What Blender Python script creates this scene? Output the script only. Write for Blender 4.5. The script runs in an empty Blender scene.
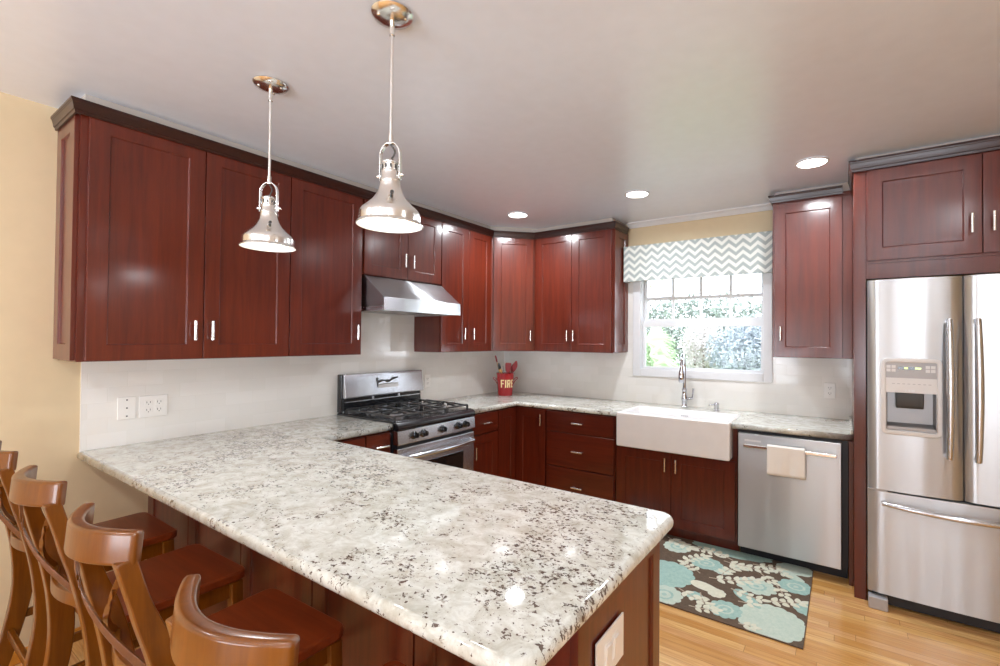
import bpy, bmesh, math, random
from mathutils import Vector, Matrix

random.seed(7)
sc = bpy.context.scene
COL = sc.collection
PI = math.pi

# ------------------------------------------------------------------ camera
CAM = Vector((3.118, -4.05, 1.48))
def make_camera():
    yaw, pitch, roll, f = math.radians(33.432), math.radians(.773), math.radians(.44), 462.486
    fw = Vector((-math.sin(yaw)*math.cos(pitch), math.cos(yaw)*math.cos(pitch), math.sin(pitch)))
    rt = Vector((math.cos(yaw), math.sin(yaw), 0))
    up = rt.cross(fw)
    R = rt*math.cos(roll)+up*math.sin(roll)
    U = -rt*math.sin(roll)+up*math.cos(roll)
    cd = bpy.data.cameras.new('camera')
    cd.sensor_width = 36
    cd.lens = f*36/1000
    cd.shift_x = -(537.933-500)/1000
    cd.shift_y = (333.141-333)/1000
    cd.clip_start = .02
    cd.clip_end = 200
    o = bpy.data.objects.new('camera', cd)
    m = Matrix((R, U, -fw)).transposed().to_4x4()
    m.translation = CAM
    o.matrix_world = m
    COL.objects.link(o)
    sc.camera = o
make_camera()

# ------------------------------------------------------------------ world, exposure
w = bpy.data.worlds.new('world')
sc.world = w
w.use_nodes = True
wn = w.node_tree.nodes
wl = w.node_tree.links
bg = wn['Background']
tc = wn.new('ShaderNodeTexCoord'); sp = wn.new('ShaderNodeSeparateXYZ'); rp = wn.new('ShaderNodeValToRGB')
wl.new(tc.outputs['Generated'], sp.inputs[0]); wl.new(sp.outputs['Z'], rp.inputs[0]); wl.new(rp.outputs[0], bg.inputs[0])
rp.color_ramp.elements[0].position = 0; rp.color_ramp.elements[0].color = (.90, .95, 1, 1)
rp.color_ramp.elements[1].position = .8; rp.color_ramp.elements[1].color = (.84, .92, 1, 1)
# below the horizon the world is boosted, an added glow to lift the ceiling
gt = wn.new('ShaderNodeMath'); gt.operation = 'LESS_THAN'; wl.new(sp.outputs['Z'], gt.inputs[0]); gt.inputs[1].default_value = -.02
ml = wn.new('ShaderNodeMath'); ml.operation = 'MULTIPLY_ADD'; wl.new(gt.outputs[0], ml.inputs[0]); ml.inputs[1].default_value = 10.0; ml.inputs[2].default_value = 4.0
wl.new(ml.outputs[0], bg.inputs[1])
vs = sc.view_settings
sc.display_settings.display_device = 'sRGB'
vs.view_transform = 'Standard'; vs.look = 'None'; vs.gamma = 1; vs.use_curve_mapping = False
vs.exposure = 0.22
sc.cycles.use_denoising = True
sc.cycles.max_bounces = 10; sc.cycles.diffuse_bounces = 8; sc.cycles.glossy_bounces = 5
sc.cycles.transparent_max_bounces = 24; sc.cycles.sample_clamp_indirect = 6
sc.cycles.caustics_reflective = False; sc.cycles.caustics_refractive = False

CEIL = 2.56
KITCHEN_CAN_W = 11.5
FILL_CAN_W = 8.0        # each added fill light out of view
PEND_W = 2.0        # each pendant
WARM = (.89, .945, 1)

# ------------------------------------------------------------------ helpers
def tag(o, label=None, cat=None, group=None, kind=None):
    if label: o['label'] = label
    if cat: o['category'] = cat
    if group: o['group'] = group
    if kind: o['kind'] = kind
    return o
def thing(name, label, cat, loc=(0,0,0), rz=0, group=None):
    o = bpy.data.objects.new(name, None)
    o.empty_display_size = .1
    COL.objects.link(o); o.location = loc; o.rotation_euler = (0,0,rz)
    return tag(o, label, cat, group)
def obj(name, bm, mat, parent=None, smooth=False, bevel=0, seg=2, angle=.6, label=None, offset=None):
    me = bpy.data.meshes.new(name)
    if offset is not None: bmesh.ops.translate(bm, verts=bm.verts, vec=-Vector(offset))
    bmesh.ops.recalc_face_normals(bm, faces=bm.faces)
    bm.to_mesh(me); bm.free()
    for m in (mat if isinstance(mat, (list, tuple)) else [mat]): me.materials.append(m)
    o = bpy.data.objects.new(name, me); COL.objects.link(o)
    if parent: o.parent = parent
    if smooth:
        for p in me.polygons: p.use_smooth = True
    if bevel:
        b = o.modifiers.new('bevel', 'BEVEL'); b.width = bevel; b.segments = seg
        b.limit_method = 'ANGLE'; b.angle_limit = angle
        for p in me.polygons: p.use_smooth = True
        wnm = o.modifiers.new('wn', 'WEIGHTED_NORMAL'); wnm.keep_sharp = True
    elif smooth:
        try: me.set_sharp_from_angle(angle=.7)
        except Exception: pass
    if label: o['label'] = label
    return o
def struct(name, bm, mat, parent=None, **k):
    o = obj(name, bm, mat, parent, **k)
    o['kind'] = 'structure'
    return o
def B(): return bmesh.new()
def box(bm, x0, y0, z0, x1, y1, z1, mi=0):
    v = [bm.verts.new((x, y, z)) for z in (z0, z1) for y in (y0, y1) for x in (x0, x1)]
    for f in ((0,2,3,1), (4,5,7,6), (0,1,5,4), (2,6,7,3), (0,4,6,2), (1,3,7,5)):
        bm.faces.new([v[i] for i in f]).material_index = mi
    return v
def bx(*a, **k):
    bm = B(); box(bm, *a, **k); return bm
def lathe(bm, prof, c=(0,0,0), n=32, cap0=True, cap1=True, mi=0, axis='z'):
    rings = []
    for r, z in prof:
        ring = []
        for i in range(n):
            a = 2*PI*i/n
            p = (r*math.cos(a), r*math.sin(a), z)
            if axis == 'y': p = (p[0], -p[2], p[1])
            elif axis == 'x': p = (p[2], p[0], p[1])
            ring.append(bm.verts.new((c[0]+p[0], c[1]+p[1], c[2]+p[2])))
        rings.append(ring)
    for a, b in zip(rings, rings[1:]):
        for i in range(n):
            bm.faces.new((a[i], a[(i+1)%n], b[(i+1)%n], b[i])).material_index = mi
    if cap0: bm.faces.new(rings[0][::-1]).material_index = mi
    if cap1: bm.faces.new(rings[-1]).material_index = mi
def tube(bm, pts, r, n=12, cap=True, mi=0):
    pts = [Vector(p) for p in pts]
    rr = r if isinstance(r, (list, tuple)) else [r]*len(pts)
    rings = []; ref = None
    for i, p in enumerate(pts):
        t = (pts[min(i+1, len(pts)-1)]-pts[max(i-1, 0)]).normalized()
        if ref is None:
            ref = t.orthogonal().normalized()
        ref = (ref-t*ref.dot(t)).normalized()
        s = t.cross(ref)
        rings.append([bm.verts.new(p+(ref*math.cos(2*PI*k/n)+s*math.sin(2*PI*k/n))*rr[i]) for k in range(n)])
    for a, b in zip(rings, rings[1:]):
        for k in range(n):
            bm.faces.new((a[k], a[(k+1)%n], b[(k+1)%n], b[k])).material_index = mi
    if cap:
        bm.faces.new(rings[0][::-1]).material_index = mi; bm.faces.new(rings[-1]).material_index = mi
def strip(bm, pts, side, w, t, mi=0):
    """rectangular bar swept on pts; w = width along side axis, t = thickness"""
    pts = [Vector(p) for p in pts]; side = Vector(side).normalized()
    ww = w if isinstance(w, (list, tuple)) else [w]*len(pts)
    tt = t if isinstance(t, (list, tuple)) else [t]*len(pts)
    rings = []
    for i, p in enumerate(pts):
        tg = (pts[min(i+1, len(pts)-1)]-pts[max(i-1, 0)]).normalized()
        n = tg.cross(side).normalized(); s = side
        rings.append([bm.verts.new(p+s*a*ww[i]/2+n*b*tt[i]/2) for a, b in ((-1,-1), (1,-1), (1,1), (-1,1))])
    for a, b in zip(rings, rings[1:]):
        for k in range(4):
            bm.faces.new((a[k], a[(k+1)%4], b[(k+1)%4], b[k])).material_index = mi
    bm.faces.new(rings[0][::-1]).material_index = mi; bm.faces.new(rings[-1]).material_index = mi
def prism(bm, poly, z0, z1, mi=0):
    a = [bm.verts.new((x, y, z0)) for x, y in poly]; b = [bm.verts.new((x, y, z1)) for x, y in poly]
    n = len(poly)
    for i in range(n): bm.faces.new((a[i], a[(i+1)%n], b[(i+1)%n], b[i])).material_index = mi
    bm.faces.new(a[::-1]).material_index = mi; bm.faces.new(b).material_index = mi
def prism_x(bm, poly, x0, x1, mi=0):
    """poly in (y,z) extruded along x"""
    a = [bm.verts.new((x0, y, z)) for y, z in poly]; b = [bm.verts.new((x1, y, z)) for y, z in poly]
    n = len(poly)
    for i in range(n): bm.faces.new((a[i], a[(i+1)%n], b[(i+1)%n], b[i])).material_index = mi
    bm.faces.new(a[::-1]).material_index = mi; bm.faces.new(b).material_index = mi
def spline(pts, n=8):
    pts = [Vector(p) for p in pts]; P = [pts[0]*2-pts[1]]+pts+[pts[-1]*2-pts[-2]]; out = []
    for i in range(1, len(P)-2):
        for k in range(n):
            t = k/n; a, b, c, d = P[i-1], P[i], P[i+1], P[i+2]
            out.append(.5*((2*b)+(c-a)*t+(2*a-5*b+4*c-d)*t*t+(3*b-a-3*c+d)*t**3))
    out.append(pts[-1]); return out
def copy_tree(o, parent=None):
    c = o.copy(); COL.objects.link(c)
    if parent: c.parent = parent
    for ch in list(o.children): copy_tree(ch, c)
    return c

# ------------------------------------------------------------------ materials
class NT:
    def __init__(s, name):
        s.m = bpy.data.materials.new(name); s.m.use_nodes = True
        s.t = s.m.node_tree; s.p = s.t.nodes['Principled BSDF']
    def n(s, ty, **k):
        x = s.t.nodes.new('ShaderNode'+ty)
        for a, b in k.items(): setattr(x, a, b)
        return x
    def put(s, sock, v):
        if isinstance(v, bpy.types.NodeSocket): s.t.links.new(v, sock)
        elif v is not None: sock.default_value = v
    def math(s, op, a, b=None, c=None):
        x = s.n('Math', operation=op)
        s.put(x.inputs[0], a); s.put(x.inputs[1], b); s.put(x.inputs[2], c)
        return x.outputs[0]
    def coord(s, kind='Object', scale=(1,1,1), rot=(0,0,0), loc=(0,0,0)):
        t = s.n('TexCoord'); m = s.n('Mapping')
        s.put(m.inputs['Vector'], t.outputs[kind])
        m.inputs['Scale'].default_value = scale; m.inputs['Rotation'].default_value = rot; m.inputs['Location'].default_value = loc
        return m.outputs[0]
    def noise(s, vec, scale, detail=3, rough=.5, dist=0):
        x = s.n('TexNoise'); s.put(x.inputs['Vector'], vec)
        x.inputs['Scale'].default_value = scale; x.inputs['Detail'].default_value = detail
        x.inputs['Roughness'].default_value = rough; x.inputs['Distortion'].default_value = dist
        return x.outputs['Fac']
    def ramp(s, fac, *stops, interp='LINEAR'):
        x = s.n('ValToRGB'); s.put(x.inputs[0], fac); cr = x.color_ramp; cr.interpolation = interp
        while len(cr.elements) > 1: cr.elements.remove(cr.elements[-1])
        for i, (p, c) in enumerate(stops):
            e = cr.elements[0] if i == 0 else cr.elements.new(p)
            e.position = p; e.color = (c, c, c, 1) if isinstance(c, (int, float)) else (*c, 1)
        return x.outputs[0]
    def mix(s, fac, a, b, blend='MIX'):
        x = s.n('Mix', data_type='RGBA', blend_type=blend)
        s.put(x.inputs[0], fac)
        s.put(x.inputs[6], a if isinstance(a, bpy.types.NodeSocket) else (*a, 1))
        s.put(x.inputs[7], b if isinstance(b, bpy.types.NodeSocket) else (*b, 1))
        return x.outputs[2]
    def bump(s, h, strength=.2, dist=.01):
        x = s.n('Bump'); x.inputs['Strength'].default_value = strength; x.inputs['Distance'].default_value = dist
        s.put(x.inputs['Height'], h); s.put(s.p.inputs['Normal'], x.outputs[0]); return x
    def set(s, **k):
        for a, b in k.items():
            nm = a.replace('_', ' ')
            if isinstance(b, tuple) and len(b) == 3: b = (*b, 1)
            s.put(s.p.inputs[nm], b)
        return s
def S(r, g, b):
    f = lambda c: (c/255/12.92) if c/255 <= .04045 else ((c/255+.055)/1.055)**2.4
    return (f(r), f(g), f(b))
def plain(name, col, rough=.5, metal=0, coat=0, spec=.5, bump=None, **k):
    t = NT(name)
    v = t.coord(); nz = t.noise(v, 14, 2)
    c = t.mix(nz, tuple(x*.96 for x in col), tuple(min(1, x*1.04) for x in col))
    t.set(Base_Color=c, Roughness=rough, Metallic=metal, Coat_Weight=coat, Specular_IOR_Level=spec, **k)
    t.p.inputs['Coat Roughness'].default_value = .3 if 'ceiling' in name else .12
    if bump: t.bump(t.noise(t.coord(), bump[0], 3), bump[1], bump[2])
    return t.m
def wood(name, c0, c1, axis='z', rough=.3, coat=.5, crough=.12, scale=1.0):
    t = NT(name)
    st = {'z': (14, 14, .9), 'x': (.9, 14, 14), 'y': (14, .9, 14)}[axis]
    v = t.coord(scale=tuple(a*scale for a in st))
    n1 = t.noise(v, 2.2, 4, .55, .6)
    n2 = t.noise(t.coord(), 1.7, 2)
    n3 = t.noise(t.coord(scale=tuple(a*3*scale for a in st)), 5, 3)
    f = t.math('ADD', t.math('MULTIPLY', n1, .55), t.math('ADD', t.math('MULTIPLY', n2, .35), t.math('MULTIPLY', n3, .15)))
    c = t.ramp(f, (.36, c0), (.72, c1))
    t.set(Base_Color=c, Roughness=rough, Coat_Weight=coat, Coat_Roughness=crough, Specular_IOR_Level=.2)
    t.bump(n3, .03, .002)
    return t.m

M = {}
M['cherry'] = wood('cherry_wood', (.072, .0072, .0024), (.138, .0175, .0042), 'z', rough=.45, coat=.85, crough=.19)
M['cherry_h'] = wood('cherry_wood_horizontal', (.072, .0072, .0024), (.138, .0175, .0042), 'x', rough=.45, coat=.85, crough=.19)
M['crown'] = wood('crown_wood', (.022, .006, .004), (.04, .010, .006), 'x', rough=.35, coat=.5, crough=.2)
M['stool'] = wood('stool_wood', (.10, .027, .0022), (.21, .064, .004), 'z', rough=.3, coat=.6, crough=.15)
M['seat'] = wood('stool_seat_wood', (.12, .018, .004), (.21, .036, .008), 'x', rough=.32, coat=.6, crough=.15)
M['ceiling'] = plain('ceiling_paint', S(228, 236, 250), .3, coat=.5, spec=.8, bump=(60, .05, .002))
M['wall'] = plain('beige_wall_paint', S(212, 192, 157), .55, bump=(90, .06, .001))
M['white'] = plain('white_trim_paint', S(222, 223, 226), .35)
M['nickel'] = plain('polished_nickel', (.86, .85, .83), .2, 1)
M['pull'] = plain('satin_nickel_pull', (.86, .82, .78), .22, 1)
M['chrome'] = plain('chrome', (.66, .67, .72), .05, 1)
M['black'] = plain('black_enamel', (.012, .012, .014), .18, 0, .3)
M['iron'] = plain('cast_iron', (.045, .045, .045), .38)
M['dark'] = plain('dark_gap_plastic', (.015, .015, .02), .5)
M['niche'] = plain('dispenser_niche_metal', (.30, .30, .31), .4, .7)
M['glass_dark'] = plain('oven_glass', (.012, .009, .007), .05, 0, .6)
M['porcelain'] = plain('white_porcelain', S(238, 236, 236), .12, 0, .5)
M['plate'] = plain('white_outlet_plastic', S(238, 236, 232), .3)
M['slot'] = plain('outlet_slot', (.05, .05, .05), .5)
M['towel'] = plain('white_towel_cloth', S(238, 234, 228), .9, bump=(260, .5, .003))
M['grey_plastic'] = plain('grey_plastic', S(170, 168, 170), .35)
M['light_grey'] = plain('light_grey_plastic', S(215, 213, 212), .3)
M['red'] = plain('red_enamel', (.36, .006, .012), .25, 0, .5)
M['cream'] = plain('cream_letter_paint', S(245, 225, 170), .5)
M['red_util'] = plain('red_silicone', (.30, .008, .012), .4)
M['tan_wood'] = plain('pale_wooden_utensil', S(196, 150, 90), .5)
M['honey'] = wood('honey_oak_trim', S(190, 125, 45), S(215, 150, 65), 'y', .35, .3)
M['foliage_green'] = plain('green_leaves', S(165, 185, 150), .9, spec=.1)
M['foliage_blue'] = plain('blue_green_leaves', S(168, 175, 182), .9, spec=.1)
M['foliage_pink'] = plain('pale_blossom_leaves', S(215, 208, 206), .6)
M['palm'] = plain('palm_leaves', S(190, 215, 180), .9, spec=.1)
M['gap_filler'] = plain('gap_filler_paint', S(186, 178, 170), .9, spec=.1)  # even tone chosen so the added filler strip blends with the lit ceiling
M['hedge'] = plain('hedge_leaves', S(150, 158, 150), .9, spec=.1)
M['bark'] = plain('bark', S(140, 125, 110), .8)
M['grass'] = plain('lawn', S(120, 150, 90), .9)
M['cable'] = plain('utility_cable', (.15, .15, .17), .6)
M['lid'] = plain('dark_hub', (.05, .05, .05), .4)

def mk_emit(name, col, st):
    t = NT(name); t.set(Base_Color=(.9, .9, .9), Emission_Color=col, Emission_Strength=st); return t.m
M['lens'] = mk_emit('lit_lens', (1, .96, .9), 9)
M['bulb'] = mk_emit('lit_diffuser', (1, .95, .87), 4.5)
M['inner'] = plain('white_shade_lining', (.9, .89, .86), .35)
M['lcd'] = mk_emit('green_display', (.55, .85, .05), .8)

def mk_glass():
    t = NT('window_glass'); nt = t.t
    tr = t.n('BsdfTransparent'); gl = t.n('BsdfGlossy'); gl.inputs['Roughness'].default_value = .02
    fr = t.n('Fresnel'); fr.inputs[0].default_value = 1.25; mx = t.n('MixShader')
    tr.inputs[0].default_value = (.97, .98, 1, 1)
    nt.links.new(fr.outputs[0], mx.inputs[0]); nt.links.new(tr.outputs[0], mx.inputs[1]); nt.links.new(gl.outputs[0], mx.inputs[2])
    nt.links.new(mx.outputs[0], nt.nodes['Material Output'].inputs[0])
    return t.m
M['glass'] = mk_glass()

def mk_steel(name, axis, rough=.35, col=(.50, .505, .515), wave=.32):
    """brushed stainless: fine brushing across, soft waves that bend tall reflections"""
    t = NT(name)
    st = {'x': (1.5, 260, 260), 'z': (260, 260, 1.5)}[axis]
    t.set(Base_Color=col, Metallic=1.0, Roughness=rough, Anisotropic=.9, Anisotropic_Rotation=.25)
    tg = t.n('Tangent', direction_type='RADIAL', axis='Z')
    t.put(t.p.inputs['Tangent'], tg.outputs[0])
    b = t.bump(t.noise(t.coord(scale=(7, 7, .35)), 1, 1, .4), wave, .02)
    return t.m
M['steel'] = mk_steel('brushed_steel', 'x')
M['steel_bright'] = mk_steel('brushed_steel_bright', 'x', .26, (.62, .63, .66), .05)

def mk_granite():
    t = NT('white_granite')
    v = t.coord()
    vd = t.coord(scale=(1, 1.25, 1), rot=(0, 0, .5))
    big = t.noise(v, 2.6, 4, .6, .8)
    mid = t.noise(vd, 16, 6, .7, .6)
    base = t.mix(t.ramp(mid, (.36, 0.), (.60, 1.)), S(190, 187, 174), S(222, 223, 216))
    veil = t.ramp(t.noise(vd, 8, 8, .78, .7), (.55, 0.), (.68, 1.))
    c = t.mix(t.math('MULTIPLY', veil, .55), base, S(170, 162, 148))
    rust = t.ramp(t.noise(v, 13, 7, .75, .5), (.60, 0.), (.72, 1.))
    c = t.mix(t.math('MULTIPLY', rust, .5), c, S(166, 146, 120))
    mask = t.ramp(t.math('ADD', t.math('MULTIPLY', big, .5), t.math('MULTIPLY', t.noise(vd, 10, 5, .65, .5), .5)), (.42, 0.), (.57, 1.))
    fine = t.noise(vd, 78, 3, .62, .3)
    th = t.math('SUBTRACT', .72, t.math('MULTIPLY', mask, .175))
    spk = t.ramp(t.math('SUBTRACT', fine, th), (0., 0.), (.02, 1.))
    soft = t.math('MULTIPLY', t.ramp(t.math('SUBTRACT', t.noise(v, 45, 5, .75, .5), t.math('SUBTRACT', .68, t.math('MULTIPLY', mask, .15))), (0., 0.), (.05, 1.)), .6)
    c = t.mix(soft, c, S(136, 124, 110))
    dk = t.mix(t.noise(v, 25, 1), S(34, 28, 26), S(104, 76, 62))
    c = t.mix(t.math('MULTIPLY', spk, .9), c, dk)
    t.set(Base_Color=c, Roughness=.035, Coat_Weight=.1, Coat_Roughness=.02, Specular_IOR_Level=.55)
    return t.m
M['granite'] = mk_granite()

def mk_floor():
    t = NT('oak_floor')
    tcn = t.n('TexCoord'); s = t.n('SeparateXYZ'); t.put(s.inputs[0], tcn.outputs['Object'])
    vr = t.math('DIVIDE', s.outputs['Y'], .057); row = t.math('FLOOR', vr)
    wn1 = t.n('TexWhiteNoise', noise_dimensions='1D'); t.put(wn1.inputs['W'], row)
    u = t.math('ADD', t.math('DIVIDE', s.outputs['X'], .85), t.math('MULTIPLY', wn1.outputs['Value'], 9.3))
    pl = t.math('FLOOR', u)
    cb = t.n('CombineXYZ'); t.put(cb.inputs[0], row); t.put(cb.inputs[1], pl)
    wn2 = t.n('TexWhiteNoise', noise_dimensions='2D'); t.put(wn2.inputs['Vector'], cb.outputs[0])
    c = t.ramp(wn2.outputs['Value'], (0, S(204, 150, 82)), (.35, S(220, 170, 100)), (.7, S(232, 188, 122)), (1, S(212, 160, 104)))
    cb2 = t.n('CombineXYZ'); t.put(cb2.inputs[0], t.math('MULTIPLY', s.outputs['X'], 1.2))
    t.put(cb2.inputs[1], t.math('MULTIPLY', s.outputs['Y'], 26)); t.put(cb2.inputs[2], t.math('MULTIPLY', wn2.outputs['Value'], 40))
    g = t.noise(cb2.outputs[0], 3, 4, .6, .8)
    c = t.mix(t.ramp(g, (.35, .55), (.6, 0.)), c, S(178, 112, 56))
    fy = t.math('FRACT', vr); fx = t.math('FRACT', u)
    gap = t.math('MAXIMUM', t.math('LESS_THAN', fy, .03), t.math('LESS_THAN', fx, .003))
    c = t.mix(t.math('MULTIPLY', gap, .6), c, S(110, 66, 30))
    t.set(Base_Color=c, Roughness=.24, Coat_Weight=.25, Coat_Roughness=.1)
    t.bump(t.math('SUBTRACT', 1, gap), .25, .001)
    return t.m
M['floor'] = mk_floor()

def mk_tile(axis):
    t = NT('subway_tile_'+axis)
    tcn = t.n('TexCoord'); s = t.n('SeparateXYZ'); t.put(s.inputs[0], tcn.outputs['Object'])
    v = t.math('DIVIDE', t.math('SUBTRACT', s.outputs['Z'], .915), .0765); row = t.math('FLOOR', v)
    u = t.math('ADD', t.math('DIVIDE', s.outputs['X' if axis == 'x' else 'Y'], .153), t.math('MULTIPLY', t.math('MODULO', row, 2), .5))
    cb = t.n('CombineXYZ'); t.put(cb.inputs[0], row); t.put(cb.inputs[1], t.math('FLOOR', u))
    wn2 = t.n('TexWhiteNoise', noise_dimensions='2D'); t.put(wn2.inputs['Vector'], cb.outputs[0])
    fx = t.math('PINGPONG', u, .5); fy = t.math('PINGPONG', v, .5)
    gx = t.math('SUBTRACT', 1, t.math('MINIMUM', t.math('DIVIDE', fx, .010), 1)); gy = t.math('SUBTRACT', 1, t.math('MINIMUM', t.math('DIVIDE', fy, .020), 1))
    g = t.math('MAXIMUM', gx, gy)
    c = t.mix(wn2.outputs['Value'], S(229, 227, 222), S(235, 233, 229))
    c = t.mix(t.math('MULTIPLY', g, .65), c, S(214, 211, 204))
    t.set(Base_Color=c, Roughness=t.math('MULTIPLY_ADD', g, .5, .1))
    t.bump(t.math('SUBTRACT', 1, g), .35, .0015)
    return t.m
M['tile_y'] = mk_tile('y'); M['tile_x'] = mk_tile('x')

def mk_chevron():
    t = NT('chevron_fabric')
    tcn = t.n('TexCoord'); s = t.n('SeparateXYZ'); t.put(s.inputs[0], tcn.outputs['Object'])
    hx = t.math('ADD', s.outputs['X'], s.outputs['Y'])
    z = t.math('MULTIPLY', t.math('PINGPONG', t.math('DIVIDE', hx, .106), .5), .092)
    v = t.math('FRACT', t.math('DIVIDE', t.math('ADD', s.outputs['Z'], z), .062))
    b = t.math('GREATER_THAN', v, .5)
    c = t.mix(b, S(218, 220, 214), S(162, 171, 169))
    t.set(Base_Color=c, Roughness=.9)
    t.bump(t.noise(t.coord(), 500, 2), .2, .001)
    return t.m
M['chevron'] = mk_chevron()
def mk_rug(name, c0, c1):
    t = NT(name)
    n = t.noise(t.coord(), 55, 3, .7)
    t.set(Base_Color=t.mix(t.ramp(n, (.35, 0.), (.65, 1.)), c0, c1), Roughness=.95)
    t.bump(t.noise(t.coord(), 400, 2), .5, .002)
    return t.m
M['rug_brown'] = mk_rug('rug_brown_wool', S(92, 76, 62), S(106, 88, 72))
M['rug_aqua'] = mk_rug('rug_aqua_wool', S(152, 186, 178), S(172, 202, 192))
M['rug_cream'] = mk_rug('rug_cream_wool', S(214, 214, 194), S(226, 225, 206))
M['rug_mint'] = mk_rug('rug_mint_wool', S(188, 206, 192), S(204, 216, 202))
M['rug_stem'] = mk_rug('rug_stem_wool', S(180, 165, 145), S(190, 178, 158))

# ------------------------------------------------------------------ room shell
X1, Y0 = 5.2, -8.0      # room runs x 0..5.2, y -8..0
WX0, WX1, WZ0, WZ1 = 1.555, 2.612, 1.205, 2.16   # kitchen window opening
def wall_y(bm, y0, y1, x0, x1, holes):
    xs = sorted({x0, x1, *[h[0] for h in holes], *[h[1] for h in holes]})
    for a, b in zip(xs, xs[1:]):
        hs = [h for h in holes if h[0] <= a+1e-6 and h[1] >= b-1e-6]
        if not hs: box(bm, a, y0, 0, b, y1, CEIL)
        else:
            h = hs[0]
            if h[2] > 0: box(bm, a, y0, 0, b, y1, h[2])
            box(bm, a, y0, h[3], b, y1, CEIL)
bm = B(); wall_y(bm, 0, .14, -.14, X1+.14, [(WX0, WX1, WZ0, WZ1)]); struct('wall_back', bm, M['wall'])
bm = B(); wall_y(bm, Y0-.14, Y0, -.14, X1+.14, [(.5, 2.3, .0, 2.1), (3.1, 4.9, .6, 2.2)]); struct('wall_front', bm, M['wall'])
struct('wall_left', bx(-.14, Y0, 0, 0, 0, CEIL), M['wall'])
bm = B()   # right wall with a wide window behind the camera
box(bm, X1, -5.0, 0, X1+.14, 0, CEIL); box(bm, X1, Y0, 0, X1+.14, -7.0, CEIL)
box(bm, X1, -7.0, 0, X1+.14, -5.0, .5); box(bm, X1, -7.0, 2.3, X1+.14, -5.0, CEIL)
struct('wall_right', bm, M['wall'])
struct('floor', bx(-.14, Y0-.14, -.1, X1+.14, .14, 0), M['floor'])
struct('ceiling', bx(-.14, Y0-.14, CEIL, X1+.14, .14, CEIL+.1), M['ceiling'])
struct('baseboard_left', bx(0, Y0, 0, .018, -3.12, .06), M['honey'], bevel=.006)
# painted cove where the back wall meets the ceiling
bm = B(); prism_x(bm, [(0, CEIL-.045), (-.012, CEIL-.045), (-.03, CEIL-.02), (-.05, CEIL-.008), (-.05, CEIL), (0, CEIL)], 1.45, 2.70)
struct('trim_1', bm, M['white'])

# kitchen window ----------------------------------------------------------
win = bpy.data.objects.new('window_1', None); COL.objects.link(win); win.location = (2.085, 0, 1.2); win['kind'] = 'structure'
def wpart(name, bm, m, bevel=0, parent=win):
    o = obj(name, bm, m, parent, bevel=bevel, offset=(2.085, 0, 1.2) if parent is win else None); o['kind'] = 'structure'; return o
bm = B()
box(bm, 1.505, -.022, 1.155, 1.575, -.0005, 2.22); box(bm, 2.592, -.022, 1.155, 2.655, -.0005, 2.22)
box(bm, 1.575, -.022, 1.155, 2.592, -.0005, 1.222); box(bm, 1.575, -.022, 2.14, 2.592, -.0005, 2.22)
wpart('window_casing', bm, M['white'], .004)
bm = B()
for a in ((1.555, .0, 1.205, 1.580, .12, 2.16), (2.587, .0, 1.205, 2.612, .12, 2.16), (1.58, .0, 1.205, 2.587, .12, 1.222), (1.58, .0, 2.135, 2.587, .12, 2.16)):
    box(bm, *a)
wpart('window_frame', bm, M['white'])
def sash(y, z0, z1, fr_side, fr_b, fr_t):
    bm = B(); box(bm, 1.58, y, z0, 1.58+fr_side, y+.035, z1); box(bm, 2.587-fr_side, y, z0, 2.587, y+.035, z1)
    box(bm, 1.58+fr_side, y, z0, 2.587-fr_side, y+.035, z0+fr_b); box(bm, 1.58+fr_side, y, z1-fr_t, 2.587-fr_side, y+.035, z1)
    return bm
lo = wpart('window_sash', sash(.035, 1.222, 1.645, .020, .02, .045), M['white'])
up = wpart('window_sash', sash(.075, 1.62, 2.135, .020, .055, .02), M['white'])
bm = bx(1.597, .05, 1.24, 2.57, .054, 1.602); wpart('window_pane', bm, M['glass'])
bm = bx(1.597, .09, 1.672, 2.57, .094, 2.118); wpart('window_pane', bm, M['glass'])
bm = B()
for x in (1.845, 2.088, 2.331): box(bm, x-.014, .082, 1.675, x+.009, .1, 2.115)
box(bm, 1.6, .083, 1.858-.014, 2.567, .099, 1.858+.014)
wpart('window_muntins', bm, M['white'])

# windows of the room behind the camera (seen only in reflections)
def plain_window(n, x0, x1, y0, y1, z0, z1, axis):
    r = bpy.data.objects.new('window_%d' % n, None); COL.objects.link(r); r['kind'] = 'structure'
    bm = B(); k = .05
    if axis == 'y':
        for a in ((x0, y0, z0, x0+k, y1, z1), (x1-k, y0, z0, x1, y1, z1), (x0+k, y0, z0, x1-k, y1, z0+k), (x0+k, y0, z1-k, x1-k, y1, z1), ((x0+x1)/2-.03, y0, z0+k, (x0+x1)/2+.03, y1, z1-k)): box(bm, *a)
        g = bx(x0+k, (y0+y1)/2-.002, z0+k, x1-k, (y0+y1)/2+.002, z1-k)
    else:
        for a in ((x0, y0, z0, x1, y0+k, z1), (x0, y1-k, z0, x1, y1, z1), (x0, y0+k, z0, x1, y1-k, z0+k), (x0, y0+k, z1-k, x1, y1-k, z1)): box(bm, *a)
        for q in (1, 2):
            ym = y0+(y1-y0)*q/3; box(bm, x0, ym-.03, z0+k, x1, ym+.03, z1-k)
        g = bx((x0+x1)/2-.002, y0+k, z0+k, (x0+x1)/2+.002, y1-k, z1-k)
    o = obj('window_frame', bm, M['white'], r); o['kind'] = 'structure'
    o = obj('window_pane', g, M['glass'], r); o['kind'] = 'structure'
plain_window(2, .5, 2.3, Y0-.1, Y0-.05, 0, 2.1, 'y')
plain_window(3, 3.1, 4.9, Y0-.1, Y0-.05, .6, 2.2, 'y')
plain_window(4, X1+.05, X1+.1, -7.0, -5.0, .5, 2.3, 'x')
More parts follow.
